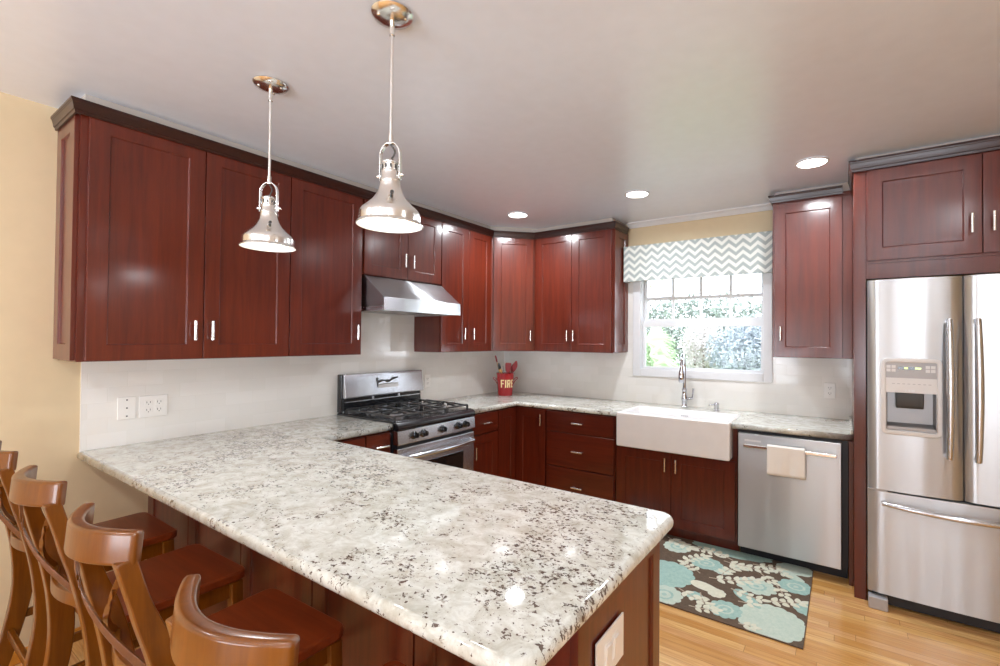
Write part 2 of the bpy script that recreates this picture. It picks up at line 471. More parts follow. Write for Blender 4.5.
def portal(loc, rot, sx, sy):
    l = bpy.data.lights.new('portal', 'AREA'); l.shape = 'RECTANGLE'; l.size = sx; l.size_y = sy; l.cycles.is_portal = True
    o = bpy.data.objects.new('daylight_portal', l); COL.objects.link(o); o.location = loc; o.rotation_euler = rot
portal(((WX0+WX1)/2, .16, (WZ0+WZ1)/2), (-PI/2, 0, 0), WX1-WX0, WZ1-WZ0)
portal((1.4, Y0-.16, 1.05), (PI/2, 0, 0), 1.8, 2.1)
portal((4.0, Y0-.16, 1.4), (PI/2, 0, 0), 1.8, 1.6)
portal((X1+.16, -6.0, 1.4), (PI/2, 0, PI/2), 2.0, 1.8)

# ------------------------------------------------------------------ tile backsplash
tt = .008
bm = B(); box(bm, 0, -3.39, .90, tt, -2.03, 1.39); box(bm, 0, -2.03, .90, tt, -1.29, 1.95); box(bm, 0, -1.29, .90, tt, 0, 1.39)
struct('tile_backsplash_left', bm, M['tile_y'])
bm = B(); box(bm, tt, -tt, .90, 3.17, 0, 1.155); box(bm, tt, -tt, 1.155, 1.505, 0, 1.39); box(bm, 2.655, -tt, 1.155, 3.17, 0, 1.39)
box(bm, 1.439, -tt, 1.39, 1.505, 0, 2.05); box(bm, 2.655, -tt, 1.39, 2.69, 0, 2.05)
struct('tile_backsplash_back', bm, M['tile_x'])

# ------------------------------------------------------------------ cabinets
FR = .071
def shaker(x0, z0, x1, z1, th=.02, fr=FR, rec=.009, y=0.0):
    """door slab in front (-y) of plane y, with a recessed centre panel"""
    bm = B(); yf = y-th
    f = fr
    # frame
    o = [(x0, z0), (x1, z0), (x1, z1), (x0, z1)]
    i = [(x0+f, z0+f), (x1-f, z0+f), (x1-f, z1-f), (x0+f, z1-f)]
    i2 = [(x0+f+.003, z0+f+.003), (x1-f-.003, z0+f+.003), (x1-f-.003, z1-f-.003), (x0+f+.003, z1-f-.003)]
    vo = [bm.verts.new((a, yf, b)) for a, b in o]; vi = [bm.verts.new((a, yf, b)) for a, b in i]
    vr = [bm.verts.new((a, yf+rec, b)) for a, b in i2]; vb = [bm.verts.new((a, y, b)) for a, b in o]
    for k in range(4):
        j = (k+1) % 4
        bm.faces.new((vo[k], vo[j], vi[j], vi[k])); bm.faces.new((vi[k], vi[j], vr[j], vr[k])); bm.faces.new((vb[k], vb[j], vo[j], vo[k]))
    bm.faces.new(vr); bm.faces.new(vb[::-1])
    return bm
def pull(cx, cz, y, vertical=True, L=.10):
    bm = B(); r = .007; d = .028; h = L/2
    if vertical:
        tube(bm, [(cx, y-d, cz-h), (cx, y-d, cz+h)], r, 10)
        for s in (-1, 1): tube(bm, [(cx, y, cz+s*h*.76), (cx, y-d, cz+s*h*.76)], r*.8, 8)
    else:
        tube(bm, [(cx-h, y-d, cz), (cx+h, y-d, cz)], r, 10)
        for s in (-1, 1): tube(bm, [(cx+s*h*.76, y, cz), (cx+s*h*.76, y-d, cz)], r*.8, 8)
    return bm
def cabinet(name, label, loc, rz, wd, dp, z0, z1, doors=(), drawers=(), toe=False, group=None, end=None, cat='cabinet', carc=None):
    """loc = world xy of the front-left corner of the carcass face; local x to the right, local +y into the cabinet"""
    r = thing(name, label, cat, (loc[0], loc[1], z0 if not toe else 0), rz, group)
    zb = z0 if not toe else 0
    def P(nm, bm, m, par=r, **k): return obj(nm, bm, m, par, offset=(0, 0, zb) if par is r else None, **k)
    if carc is None:
        carc = bx(0, 0, z0, wd, dp, z1)
    P('carcass', carc, M['cherry'])
    if toe: P('toe_kick', bx(0.0, toe, 0, wd, toe+.02, z0), M['cherry'])
    for (x0, a, x1, b, hx, hz) in doors:
        f = min(FR, (x1-x0)*.25)
        d = obj('door', shaker(x0, a-zb, x1, b-zb, fr=f), M['cherry'], r, bevel=.0015, seg=1)
        if hx is not None: obj('handle', pull(hx, hz-zb, -.02), M['pull'], d, smooth=True)
    for (x0, a, x1, b, hx) in drawers:
        bm = bx(x0, -.02, a-zb, x1, 0, b-zb)
        d = obj('drawer', bm, M['cherry_h'], r, bevel=.004, seg=2)
        if hx is not None: obj('handle', pull(hx, (a+b)/2-zb, -.02, False), M['pull'], d, smooth=True)
    return r
UB, UT = 1.365, 2.50       # upper cabinets bottom/top
DT = 2.465
g = .002
LZ = PI/2
XF = .31
# left wall uppers; local x = world y - loc.y
y0 = -3.472
cab1 = cabinet('upper_cabinet', 'tall dark cherry wall cabinet with two doors at the left end, beside the beige wall', (XF, y0), LZ, 3.472-2.551, XF-.002, UB, UT,
    doors=[(.025, UB+.004, .475-g, DT, .430, 1.513), (.475+g, UB+.004, .921, DT, .508, 1.513)])
ep = obj('end_panel', shaker(0, 0, XF-.024, UT-UB-.04, th=.016), M['cherry'], cab1, bevel=.001, seg=1)
ep.location = (0, XF-.002, .006); ep.rotation_euler = (0, 0, -PI/2)
cabinet('upper_cabinet', 'single door cherry wall cabinet just left of the range hood', (XF, -2.549), LZ, .512, XF-.002, UB, UT,
    doors=[(.004, UB+.004, .499, DT, .457, 1.52)])
cabinet('upper_cabinet', 'short two door cherry cabinet above the range hood', (XF, -2.035), LZ, .745, XF-.002, 1.925, UT,
    doors=[(.004, 1.93, .388, DT, .350, 2.068), (.392, 1.93, .742, DT, .43, 2.068)])
cabinet('upper_cabinet', 'narrow two door cherry wall cabinet just right of the range hood', (XF, -1.288), LZ, .676, XF-.002, UB, UT,
    doors=[(.004, UB+.004, .334, DT, .268, 1.525), (.337, UB+.004, .655, DT, .385, 1.525)])
# diagonal corner
s2 = math.sqrt(2)
wdg = (.61-XF)*s2
r = thing('upper_cabinet', 'angled single door cherry cabinet filling the upper corner', 'cabinet', (0, 0, UB))
bm = B(); prism(bm, [(.002, -.002), (.002, -.610), (XF, -.610), (.610, -XF), (.610, -.002)], 0, UT-UB); obj('carcass', bm, M['cherry'], r)
d = obj('door', shaker(.02, .004, wdg-.02, DT-UB), M['cherry'], r, bevel=.0015, seg=1)
d.location = (XF, -.61, 0); d.rotation_euler = (0, 0, PI/4)
obj('handle', pull(wdg-.05, 1.515-UB, -.02), M['pull'], d, smooth=True)
# back wall uppers
cab6 = cabinet('upper_cabinet', 'two door cherry wall cabinet on the back wall, left of the window', (.612, -XF), 0, 1.437-.612, XF-.002, UB, UT,
    doors=[(.022, UB+.004, .414, DT, .383, 1.515), (.418, UB+.004, .813, DT, .449, 1.515)])
ep = obj('end_panel', shaker(0, 0, XF-.012, UT-UB-.04, th=.014), M['cherry'], cab6, bevel=.001, seg=1)
ep.location = (1.437-.612, .004, .006); ep.rotation_euler = (0, 0, PI/2)
cabinet('upper_cabinet', 'single door cherry wall cabinet between the window and the refrigerator', (2.69, -XF), 0, .478, XF-.002, UB, UT,
    doors=[(.014, UB+.004, .424, DT, .055, 1.535)])
# refrigerator surround
FY = -.78
cabf = cabinet('upper_cabinet', 'two door cherry cabinet and surround framing the stainless refrigerator', (3.229, FY), 0, 1.0, .76, 1.93, UT,
    doors=[(.004, 1.945, .489, 2.462, .447, 2.10), (.493, 1.945, .985, 2.462, .53, 2.10)])
fo = (3.229, FY, 1.93)
for nm, bb in (('side_panel', (3.170, FY, 0, 3.228, -.002, UT)), ('rail', (3.229, FY-.002, 1.842, 4.22, FY+.02, 1.929)), ('side_panel', (4.230, FY, 0, 4.25, -.002, UT))):
    obj(nm, bx(*bb), M['cherry'], cabf, bevel=.001, seg=1, offset=fo)

# crown mouldings
def sweep(bm, path, prof):
    """path 2D, profile (outward offset, z); outward = right of travel direction"""
    n = len(path); P = [Vector(p) for p in path]; rings = []
    for i in range(n):
        def nrm(a, b):
            d = (b-a).normalized(); return Vector((d.y, -d.x))
        if i == 0: m = nrm(P[0], P[1])
        elif i == n-1: m = nrm(P[-2], P[-1])
        else:
            a, b = nrm(P[i-1], P[i]), nrm(P[i], P[i+1]); m = (a+b); m = m/(m.dot(a))
        rings.append([bm.verts.new((P[i].x+m.x*o, P[i].y+m.y*o, z)) for o, z in prof])
    k = len(prof)
    for a, b in zip(rings, rings[1:]):
        for j in range(k): bm.faces.new((a[j], a[(j+1)%k], b[(j+1)%k], b[j]))
    bm.faces.new(rings[0][::-1]); bm.faces.new(rings[-1])
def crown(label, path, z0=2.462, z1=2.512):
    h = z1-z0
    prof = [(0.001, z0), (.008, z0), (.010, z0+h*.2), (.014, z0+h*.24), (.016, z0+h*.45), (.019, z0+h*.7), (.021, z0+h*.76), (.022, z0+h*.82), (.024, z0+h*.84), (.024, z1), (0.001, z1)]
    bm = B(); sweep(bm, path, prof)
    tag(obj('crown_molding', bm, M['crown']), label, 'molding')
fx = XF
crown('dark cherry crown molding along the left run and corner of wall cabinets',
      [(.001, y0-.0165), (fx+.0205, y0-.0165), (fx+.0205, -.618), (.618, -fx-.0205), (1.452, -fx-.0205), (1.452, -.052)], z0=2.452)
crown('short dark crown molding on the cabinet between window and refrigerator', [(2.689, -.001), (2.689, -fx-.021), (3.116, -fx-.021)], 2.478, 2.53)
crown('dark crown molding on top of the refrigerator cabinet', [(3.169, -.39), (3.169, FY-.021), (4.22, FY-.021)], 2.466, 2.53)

# added filler hiding the shadowed gap between the cabinet tops and the ceiling
bm = B(); prism(bm, [(.001, -.001), (.001, y0+.015), (XF-.01, y0+.015), (XF-.01, -.62), (.62, -XF+.01), (1.42, -XF+.01), (1.42, -.001)], UT+.001, CEIL); struct('added_filler_left', bm, M['gap_filler'])
struct('added_filler_right', bx(2.70, -XF+.01, UT+.001, 3.17, -.001, CEIL), M['gap_filler'])
struct('added_filler_fridge', bx(3.18, FY+.02, UT+.001, 4.25, -.001, CEIL), M['gap_filler'])

# base cabinets
BZ0, BZ1 = .09, .873
BF = -.61
def base(label, loc, rz, wd, dp=.60, **k): return cabinet('base_cabinet', label, loc, rz, wd, dp, BZ0, BZ1, toe=.06, **k)
# left wall, left of the range (world y -2.50..-2.025)
base('red cherry base cabinet squeezed between the range and the peninsula', (.61, -2.50), LZ, .472,
     drawers=[(.004, .70, .275, .862, None), (.283, .70, .468, .862, .386)], doors=[(.004, .1, .275, .69, None, 0), (.283, .1, .468, .69, None, 0)])
base('narrow cherry base cabinet right of the range, one drawer over one door', (.61, -1.252), LZ, .362,
     drawers=[(.008, .70, .358, .862, .18)], doors=[(.008, .1, .358, .69, .045, .555)])
# corner cabinet with two leaves meeting at the inside corner
r = thing('base_cabinet', 'cherry corner base cabinet with a folding pair of doors', 'cabinet', (0, 0, 0))
bm = B(); prism(bm, [(.002, -.002), (.002, -.888), (.61, -.888), (.61, -.61), (.948, -.61), (.948, -.002)], BZ0, BZ1); obj('carcass', bm, M['cherry'], r)
bm = B(); prism(bm, [(.53, -.888), (.55, -.888), (.55, -.55), (.948, -.55), (.948, -.53), (.53, -.53)], 0, BZ0); obj('toe_kick', bm, M['cherry'], r)
d = obj('door', shaker(0, .1, .252, .862), M['cherry'], r, bevel=.0015, seg=1); d.location = (.61, -.885, 0); d.rotation_euler = (0, 0, LZ)
d = obj('door', shaker(.632, .1, .944, .862, y=-.61), M['cherry'], r, bevel=.0015, seg=1)
obj('handle', pull(.905, .775, -.63), M['pull'], d, smooth=True)
base('cherry base cabinet with a stack of three wide drawers', (.950, BF), 0, .648,
     drawers=[(.008, .695, .640, .862, .32), (.008, .400, .640, .685, .32), (.008, .1, .640, .390, .32)])
# sink base: cut lower for the apron
c = B(); box(c, 0, 0, BZ0, .902, .6, .655); box(c, 0, 0, .655, .03, .6, BZ1); box(c, .872, 0, .655, .902, .6, BZ1); box(c, .03, .585, .655, .872, .6, BZ1)
base('two door cherry sink cabinet under the white farmhouse sink', (1.605, BF), 0, .902, carc=c,
     doors=[(.012, .1, .444, .645, .405, .555), (.448, .1, .890, .645, .487, .555)])
tag(obj('filler_strip', bx(3.146, -.64, .0, 3.169, -.02, .873), M['cherry']), 'narrow cherry filler strip between dishwasher and tall panel', 'panel')

# peninsula body
pr_ = thing('peninsula_cabinet', 'long cherry peninsula base under the granite breakfast counter', 'cabinet', (0, -3.10, 0))
def PP(nm, bm, m, **k): return obj(nm, bm, m, pr_, offset=(0, -3.10, 0), **k)
PP('carcass', bx(.002, -3.10, .0, 2.596, -2.56, .873), M['cherry'])
n = 5; wp = 2.60/n
for i in range(n):
    d = shaker(i*wp+.003, .10, (i+1)*wp-.003, .868, th=.018, fr=.075); bmesh.ops.translate(d, verts=d.verts, vec=(0, 0, 0))
    obj('back_panel', d, M['cherry'], pr_, bevel=.0015, seg=1)
obj('plinth', bx(.003, -.022, 0, 2.60, -.0005, .099), M['cherry'], pr_, bevel=.003)
e = obj('end_panel', shaker(.0, .0, .556, .868, th=.022, fr=.060), M['cherry'], pr_, bevel=.0015, seg=1)
e.location = (2.597, -.020, 0); e.rotation_euler = (0, 0, PI/2)

# ------------------------------------------------------------------ granite counters
def counter(name, poly, label, rounds=(), zt=.915, th=.04, hole=None):
    # round selected corners
    out = []
    n = len(poly)
    for i, p in enumerate(poly):
        r = dict(rounds).get(i)
        if not r: out.append(p); continue
        P = Vector(p); a = (Vector(poly[i-1])-P).normalized(); b = (Vector(poly[(i+1)%n])-P).normalized()
        c = P+a*r+b*r
        for k in range(7):
            t = k/6*PI/2
            q = c-b*r*math.cos(t)-a*r*math.sin(t); out.append((q.x, q.y))
    bm = B(); prism(bm, out, zt-th, zt)
    lay = bm.edges.layers.float.new('bevel_weight_edge')
    for e in bm.edges:
        a, b = e.verts[0].co, e.verts[1].co
        flat_ = lambda ax, v: abs(a[ax]-v) < .002 and abs(b[ax]-v) < .002
        if abs(a.z-b.z) < 1e-5 and not (flat_(0, .010) or flat_(1, -.010) or flat_(0, 3.168) or flat_(1, -2.026) or flat_(1, -1.256) or flat_(0, 1.641) or flat_(0, 2.476) or flat_(1, -.26)):
            e[lay] = 1
    o = obj(name, bm, M['granite'], bevel=.0175, seg=5)
    o.modifiers['bevel'].limit_method = 'WEIGHT'
    for p in o.data.polygons: p.use_smooth = True
    return tag(o, label, 'countertop')
counter('granite_countertop', [(.010, -3.40), (2.665, -3.40), (2.665, -2.527), (.65, -2.527), (.65, -2.026), (.010, -2.026)],
        'speckled white granite top on the peninsula, in the foreground', rounds={1: .05, 2: .05})
counter('granite_countertop', [(.010, -1.256), (.65, -1.256), (.65, -.65), (1.641, -.65), (1.641, -.26), (2.476, -.26), (2.476, -.65), (3.168, -.65), (3.168, -.010), (.010, -.010)],
        'speckled white granite top along the back wall around the sink')
tag(obj('side_splash', bx(3.153, -.64, .9155, 3.168, -.012, .945), M['granite'], bevel=.003), 'low granite upstand against the tall panel beside the refrigerator', 'backsplash')

# ------------------------------------------------------------------ farmhouse sink
sk = thing('farmhouse_sink', 'white porcelain apron front farmhouse sink under the window', 'sink', (2.058, -.48, .66))
bm = B()
X0, X1s, YB, YF = 1.643, 2.474, -.262, -.705
ZB, ZT = .66, .922
# outer + inner bowl
def ring(x0, y0, x1, y1, z): return [bm.verts.new((x, y, z)) for x, y in ((x0, y0), (x1, y0), (x1, y1), (x0, y1))]
o0 = ring(X0, YF, X1s, YB, ZB); o1 = ring(X0, YF, X1s, YB, ZT)
i1 = ring(X0+.03, YF+.035, X1s-.03, YB-.03, ZT); i0 = ring(X0+.05, YF+.05, X1s-.05, YB-.045, ZT-.22)
for a, b in ((o0, o1), (o1, i1), (i1, i0)):
    for k in range(4): bm.faces.new((a[k], a[(k+1)%4], b[(k+1)%4], b[k]))
bm.faces.new(o0[::-1]); bm.faces.new(i0)
obj('basin', bm, M['porcelain'], sk, bevel=.012, seg=4, offset=(2.058, -.48, .66))
bm = B(); lathe(bm, [(.045, 0), (.045, .004), (.03, .005)], (2.058, -.48, .703), 24); obj('drain', bm, M['chrome'], sk, smooth=True, offset=(2.058, -.48, .66))
bm = B()
for k, (a, b) in enumerate(((-.03, .012), (-.014, .01), (.0, .01), (.014, .012))): box(bm, 2.058+a, YB-.0445+.0035, .872, 2.058+a+b, YB-.043+.0035, .880)
obj('maker_mark', bm, M['grey_plastic'], sk, offset=(2.058, -.48, .66))

# faucet
fc = thing('faucet', 'tall chrome pull down faucet standing behind the sink', 'faucet', (1.998, -.10, .915))
bm = B(); lathe(bm, [(.030, 0), (.030, .006), (.024, .012), (.021, .03), (.024, .055), (.027, .075), (.022, .10), (.019, .135), (.022, .150), (.022, .160), (.014, .166)], (0, 0, 0), 24)
obj('base', bm, M['chrome'], fc, smooth=True)
bm = B(); pts = spline([(0, 0, .16), (0, 0, .28), (0, 0, .36), (.003, -.028, .425), (.009, -.075, .445), (.015, -.12, .42), (.018, -.142, .37), (.018, -.146, .335)], 8)
tube(bm, pts, .0145, 14)
obj('spout', bm, M['chrome'], fc, smooth=True)
bm = B(); lathe(bm, [(.018, 0), (.026, .012), (.028, .05), (.023, .085), (.018, .11), (.016, .125)], (.018, -.146, .22), 20); obj('spray_head', bm, M['chrome'], fc, smooth=True)
bm = B(); tube(bm, [(.02, 0, .075), (.05, -.002, .078), (.066, -.002, .084)], [.013, .011, .010], 12); tube(bm, [(.066, -.002, .080), (.070, -.002, .12), (.076, -.002, .165)], [.007, .006, .0085], 10)
obj('lever', bm, M['chrome'], fc, smooth=True)
ag = thing('air_gap_cap', 'small chrome air gap cap right of the faucet', 'faucet', (2.262, -.125, .915))
bm = B(); lathe(bm, [(.024, 0), (.024, .006), (.018, .010), (.018, .045), (.021, .052), (.019, .062), (.008, .068)], (0, 0, 0), 20); obj('cap', bm, M['chrome'], ag, smooth=True)
bm = B(); tube(bm, [(-.015, -.01, .046), (-.045, -.02, .046), (-.055, -.024, .036)], .006, 10); obj('nozzle', bm, M['chrome'], ag, smooth=True)

# ------------------------------------------------------------------ gas range
RY0, RY1 = -2.022, -1.260
rg = thing('gas_range', 'stainless gas range with black cooktop between the left counters', 'stove', (0, (RY0+RY1)/2, 0))
RC = (0, (RY0+RY1)/2, 0)
def RP(nm, bm, m, par=None, **k): return obj(nm, bm, m, par or rg, offset=None if par else RC, **k)
bm = bx(.02, RY0, .08, .635, RY1, .90); RP('body', bm, M['dark'])
RP('base_drawer', bx(.636, RY0+.004, .09, .662, RY1-.004, .235), M['steel'], bevel=.004)
bm = B(); box(bm, .015, RY0, .90, .655, RY1, .928); RP('cooktop', bm, M['black'], bevel=.008, seg=3)
# backguard
bg_ = bx(.012, RY0+.002, .93, .062, RY1-.002, 1.21); bg = RP('backguard', bg_, M['black'], bevel=.006)
def prism_y(bm, poly, y0, y1):
    a = [bm.verts.new((x, y0, z)) for x, z in poly]; b = [bm.verts.new((x, y1, z)) for x, z in poly]; n = len(poly)
    for i in range(n): bm.faces.new((a[i], a[(i+1)%n], b[(i+1)%n], b[i]))
    bm.faces.new(a[::-1]); bm.faces.new(b)
yc = (RY0+RY1)/2
def off(bm, v): bmesh.ops.translate(bm, verts=bm.verts, vec=-Vector(v)); return bm
bm = B(); prism_y(bm, [(.0625, 1.035), (.102, 1.035), (.104, 1.05), (.082, 1.208), (.0625, 1.212)], RY0+.012, RY1-.004)
obj('control_face', off(bm, RC), M['steel_bright'], bg, bevel=.004)
bm = B(); prism_y(bm, [(.0950, 1.085), (.0980, 1.085), (.0860, 1.175), (.0830, 1.175)], yc-.095, yc+.12)
dsp = obj('display_bezel', off(bm, RC), M['chrome'], bg)
bm = B(); prism_y(bm, [(.0958, 1.091), (.0986, 1.091), (.0872, 1.168), (.0840, 1.168)], yc-.086, yc+.112)
obj('display', off(bm, RC), M['light_grey'], bg)
bm = B()
pts = [Vector((.096, yc-.085, 1.135)), Vector((.094, yc-.04, 1.150)), Vector((.094, yc+.02, 1.142)), Vector((.092, yc+.06, 1.158)), Vector((.0915, yc+.108, 1.165))]
tube(bm, spline(pts, 5), [.004+.007*abs(math.sin(i*.5)) for i in range(21)], 8)
pts = [Vector((.0968, yc-.075, 1.115)), Vector((.0965, yc, 1.122)), Vector((.096, yc+.10, 1.118))]
tube(bm, spline(pts, 5), .0015, 6); box(bm, .0935, yc-.092, 1.088, .0975, yc-.082, 1.172)
obj('display_marks', off(bm, RC), M['lid'], bg)
RP('vent_strip', bx(.0625, RY0+.012, .955, .075, RY1-.01, 1.03), M['black'], bevel=.002)
bm = B()
for y in (RY0+.25, RY0+.50): box(bm, .076, y, 1.010, .088, y+.018, 1.034)
box(bm, .0755, RY0+.02, 1.004, .083, RY1-.012, 1.010)
RP('vent_trim', bm, M['steel_bright'])
RP('cooktop_rear_trim', bx(.0625, RY0+.012, .93, .082, RY1-.01, .945), M['steel_bright'])
# burners and grates
burn = [(.21, RY0+.17), (.47, RY0+.17), (.21, RY1-.17), (.47, RY1-.17), (.34, yc)]
for (bx_, by_) in burn:
    bm = B(); lathe(bm, [(.055, .9285), (.055, .934), (.045, .938), (.045, .946)], (bx_, by_, 0), 24); b_ = RP('burner', bm, M['grey_plastic'], smooth=True)
    bm = B(); lathe(bm, [(.036, .946), (.040, .950), (.038, .956), (.02, .958)], (bx_, by_, 0), 24); obj('burner_cap', off(bm, RC), M['iron'], b_, smooth=True)
def grate(ya, yb):
    bm = B(); zc = .957; t = .012
    xa, xb = .095, .625
    def bar(p, q, w=t, h=.012): strip(bm, [p, q], (0, 0, 1), h, w)
    for y in (ya, yb): strip(bm, spline([(xa, y, zc-.004), (xa+.1, y, zc-.002), (.36, y, zc+.002), (xb-.1, y, zc-.002), (xb, y, zc-.004)], 4), (0, 1, 0), t, .013)
    for x in (xa, .36, xb): bar((x, ya, zc), (x, yb, zc))
    ym = (ya+yb)/2
    for x in (.225, .49):
        r0 = .03
        for dx, dy in ((1, 0), (-1, 0), (0, 1), (0, -1)):
            ex = x+dx*.13; ey = ym+dy*(yb-ya)/2
            ex = max(xa, min(xb, ex))
            strip(bm, spline([(x+dx*r0, ym+dy*r0, zc+.003), (x+dx*.06, ym+dy*.06, zc+.010), (ex, ey, zc)], 3), (-dy, dx, 0) if True else 0, .010, .014)
    for x in (xa, .36, xb):
        for y in (ya, yb): box(bm, x-.007, y-.007, .9285, x+.007, y+.007, zc)
    return bm
w3 = (RY1-RY0-.05)/3
for k in range(3):
    a = RY0+.022+k*(w3+.003); RP('grate', grate(a+.004, a+w3-.004), M['iron'], bevel=.002)
# front: black lip, slanted control panel, door
bm = B(); prism_y(bm, [(.636, .872), (.690, .872), (.694, .886), (.690, .905), (.672, .922), (.656, .924), (.636, .90)], RY0+.001, RY1-.001); RP('front_lip', bm, M['black'], bevel=.003)
bm = B(); prism_y(bm, [(.636, .775), (.688, .775), (.692, .785), (.684, .868), (.636, .871)], RY0+.002, RY1-.002); cp = RP('control_panel', bm, M['steel_bright'], bevel=.003)
for y in (-1.885, -1.80, -1.62, -1.455, -1.375):
    bm = B(); lathe(bm, [(.027, 0), (.027, .006), (.021, .010), (.018, .034), (.012, .036)], (0, 0, 0), 20, axis='x'); box(bm, .030, -.005, -.017, .042, .005, .017)
    k_ = obj('knob', bm, M['black'], cp, smooth=True); k_.location = (.6875, y-RC[1], .824); k_.rotation_euler = (0, -.06, 0)
bm = B()
for k in range(10): box(bm, .689, RY0+.06+k*.066, .758, .6905, RY0+.06+k*.066+.045, .763)
RP('vent_slots', bx(.636, RY0+.01, .752, .672, RY1-.01, .774), M['dark'])
dr = RP('oven_door', bx(.637, RY0+.004, .245, .683, RY1-.004, .750), M['steel_bright'], bevel=.006)
obj('oven_window', off(bx(.6825, RY0+.13, .34, .686, RY1-.13, .625), RC), M['glass_dark'], dr)
bm = B(); ys = [RY0+.035+(RY1-RY0-.07)*k/16 for k in range(17)]
pts = [(.706+.034*math.sin(PI*k/16), ys[k], .690) for k in range(17)]
tube(bm, pts, .015, 14)
for y in (ys[0], ys[-1]): tube(bm, [(.68, y, .690), (.708, y, .690)], .013, 12)
obj('oven_handle', off(bm, RC), M['steel_bright'], dr, smooth=True)

# ------------------------------------------------------------------ range hood
hd = thing('range_hood', 'stainless under cabinet range hood above the gas range', 'hood', (0, -1.66, 1.66))
HC = (0, -1.66, 1.66)
bm = B(); prism_y(bm, [(.012, 1.685), (.545, 1.685), (.545, 1.757), (.332, 1.918), (.012, 1.918)], -2.030, -1.292)
obj('canopy', off(bm, HC), M['steel'], hd, bevel=.002)
bm = B(); box(bm, .535, -2.031, 1.667, .549, -1.291, 1.760); box(bm, .012, -2.031, 1.668, .535, -2.024, 1.70); box(bm, .012, -1.298, 1.668, .535, -1.291, 1.70)
obj('front_lip', off(bm, HC), M['steel_bright'], hd, bevel=.002)
bm = B()
for y in (-2.0, -1.655): box(bm, .06, y, 1.676, .50, y+.335, 1.684)
obj('filter', off(bm, HC), M['grey_plastic'], hd)
for y in (-1.93, -1.90, -1.72, -1.60, -1.42, -1.39):
    bm = B(); lathe(bm, [(.006, 0), (.006, .003)], (.543, y, 1.664), 10); obj('button', off(bm, HC), M['lid'], hd)

# ------------------------------------------------------------------ dishwasher
DX0, DX1 = 2.513, 3.143
dw = thing('dishwasher', 'stainless steel dishwasher below the counter right of the sink', 'dishwasher', (2.82, -.6, 0))
DC = (2.82, -.6, 0)
obj('tub', off(bx(DX0, -.62, .085, DX1, -.04, .870), DC), M['dark'], dw)
dd = obj('door', off(bx(DX0+.006, -.658, .088, DX1-.035, -.621, .856), DC), M['steel'], dw, bevel=.004)
obj('toe_panel', off(bx(DX0+.003, -.549, .0, DX1-.003, -.530, .084), DC), M['dark'], dw)
bm = B(); xs = [2.558+(3.085-2.558)*k/12 for k in range(13)]
strip(bm, [(x, -.694-.004*math.sin(PI*k/12), .782) for k, x in enumerate(xs)], (0, 0, 1), .022, .014)
for x in (2.57, 3.073): strip(bm, [(x, -.658, .782), (x, -.692, .782)], (0, 0, 1), .02, .018)
obj('handle', off(bm, DC), M['pull'], dd, bevel=.004)
bm = bx(2.56, -.6592, .805, 2.66, -.6582, .817); obj('nameplate', off(bm, DC), M['light_grey'], dd)
# towel over the handle
tw = B(); nx, nz = 22, 26
def tw_pt(u, v):
    x = 2.704+u*.215
    L = v*.42
    # path: front hem up, over the bar, down the back
    fr_ = .178; wv = .004*math.sin(u*9)+.003*math.sin(u*17+1)
    yf, yb = -.7125, -.680
    if L < fr_: return (x, yf-.003*(1-L/fr_)-wv*(1-L/fr_), .620+L)
    arc = PI*.0165
    if L < fr_+arc:
        a = (L-fr_)/.0165; return (x, -.696-.0165*math.cos(a), .798+.008*math.sin(a))
    return (x, yb+.0+.001*math.sin(u*12), .798-(L-fr_-arc))
gr = [[tw.verts.new(tw_pt(i/nx, j/nz)) for i in range(nx+1)] for j in range(nz+1)]
for j in range(nz):
    for i in range(nx): tw.faces.new((gr[j][i], gr[j][i+1], gr[j+1][i+1], gr[j+1][i]))
o = obj('dish_towel', tw, M['towel'], smooth=True)
tag(o, 'white dish towel draped over the dishwasher handle', 'towel')
sm = o.modifiers.new('solid', 'SOLIDIFY'); sm.thickness = .003; sm.offset = 0

# ------------------------------------------------------------------ refrigerator
fr = thing('refrigerator', 'stainless french door refrigerator with an ice dispenser and bottom freezer', 'refrigerator', (3.64, -.5, 0))
FC = (3.64, -.5, 0)
def FP(nm, bm, m, par=None, **k): return obj(nm, off(bm, FC), m, par or fr, **k)
FX0, FXM, FX1 = 3.232, 3.640, 4.062
FYF = -.845
FP('cabinet_body', bx(FX0+.006, -.775, .06, FX1-.006, -.06, 1.815), M['grey_plastic'])
def door_slab(x0, x1, z0, z1, bow=.012, y_back=-.78, hole=None):
    """slightly bowed door front"""
    bm = B(); n = 16; fr_, bk = [], []
    for z in (z0, z1):
        a = []; b = []
        for k in range(n+1):
            t = k/n; x = x0+(x1-x0)*t
            e = min(t, 1-t)*(x1-x0); edge = .014*(1-min(1, e/.022))**2
            a.append(bm.verts.new((x, FYF-bow*(1-(2*t-1)**2)+bow+edge, z))); b.append(bm.verts.new((x, y_back, z)))
        fr_.append(a); bk.append(b)
    for k in range(n):
        bm.faces.new((fr_[0][k], fr_[0][k+1], fr_[1][k+1], fr_[1][k]))
        bm.faces.new((bk[0][k], bk[1][k], bk[1][k+1], bk[0][k+1]))
        for z in (0, 1): bm.faces.new((fr_[z][k], bk[z][k], bk[z][k+1], fr_[z][k+1]))
    for k in (0, n): bm.faces.new((fr_[0][k], fr_[1][k], bk[1][k], bk[0][k]))
    return bm
ZM = .655
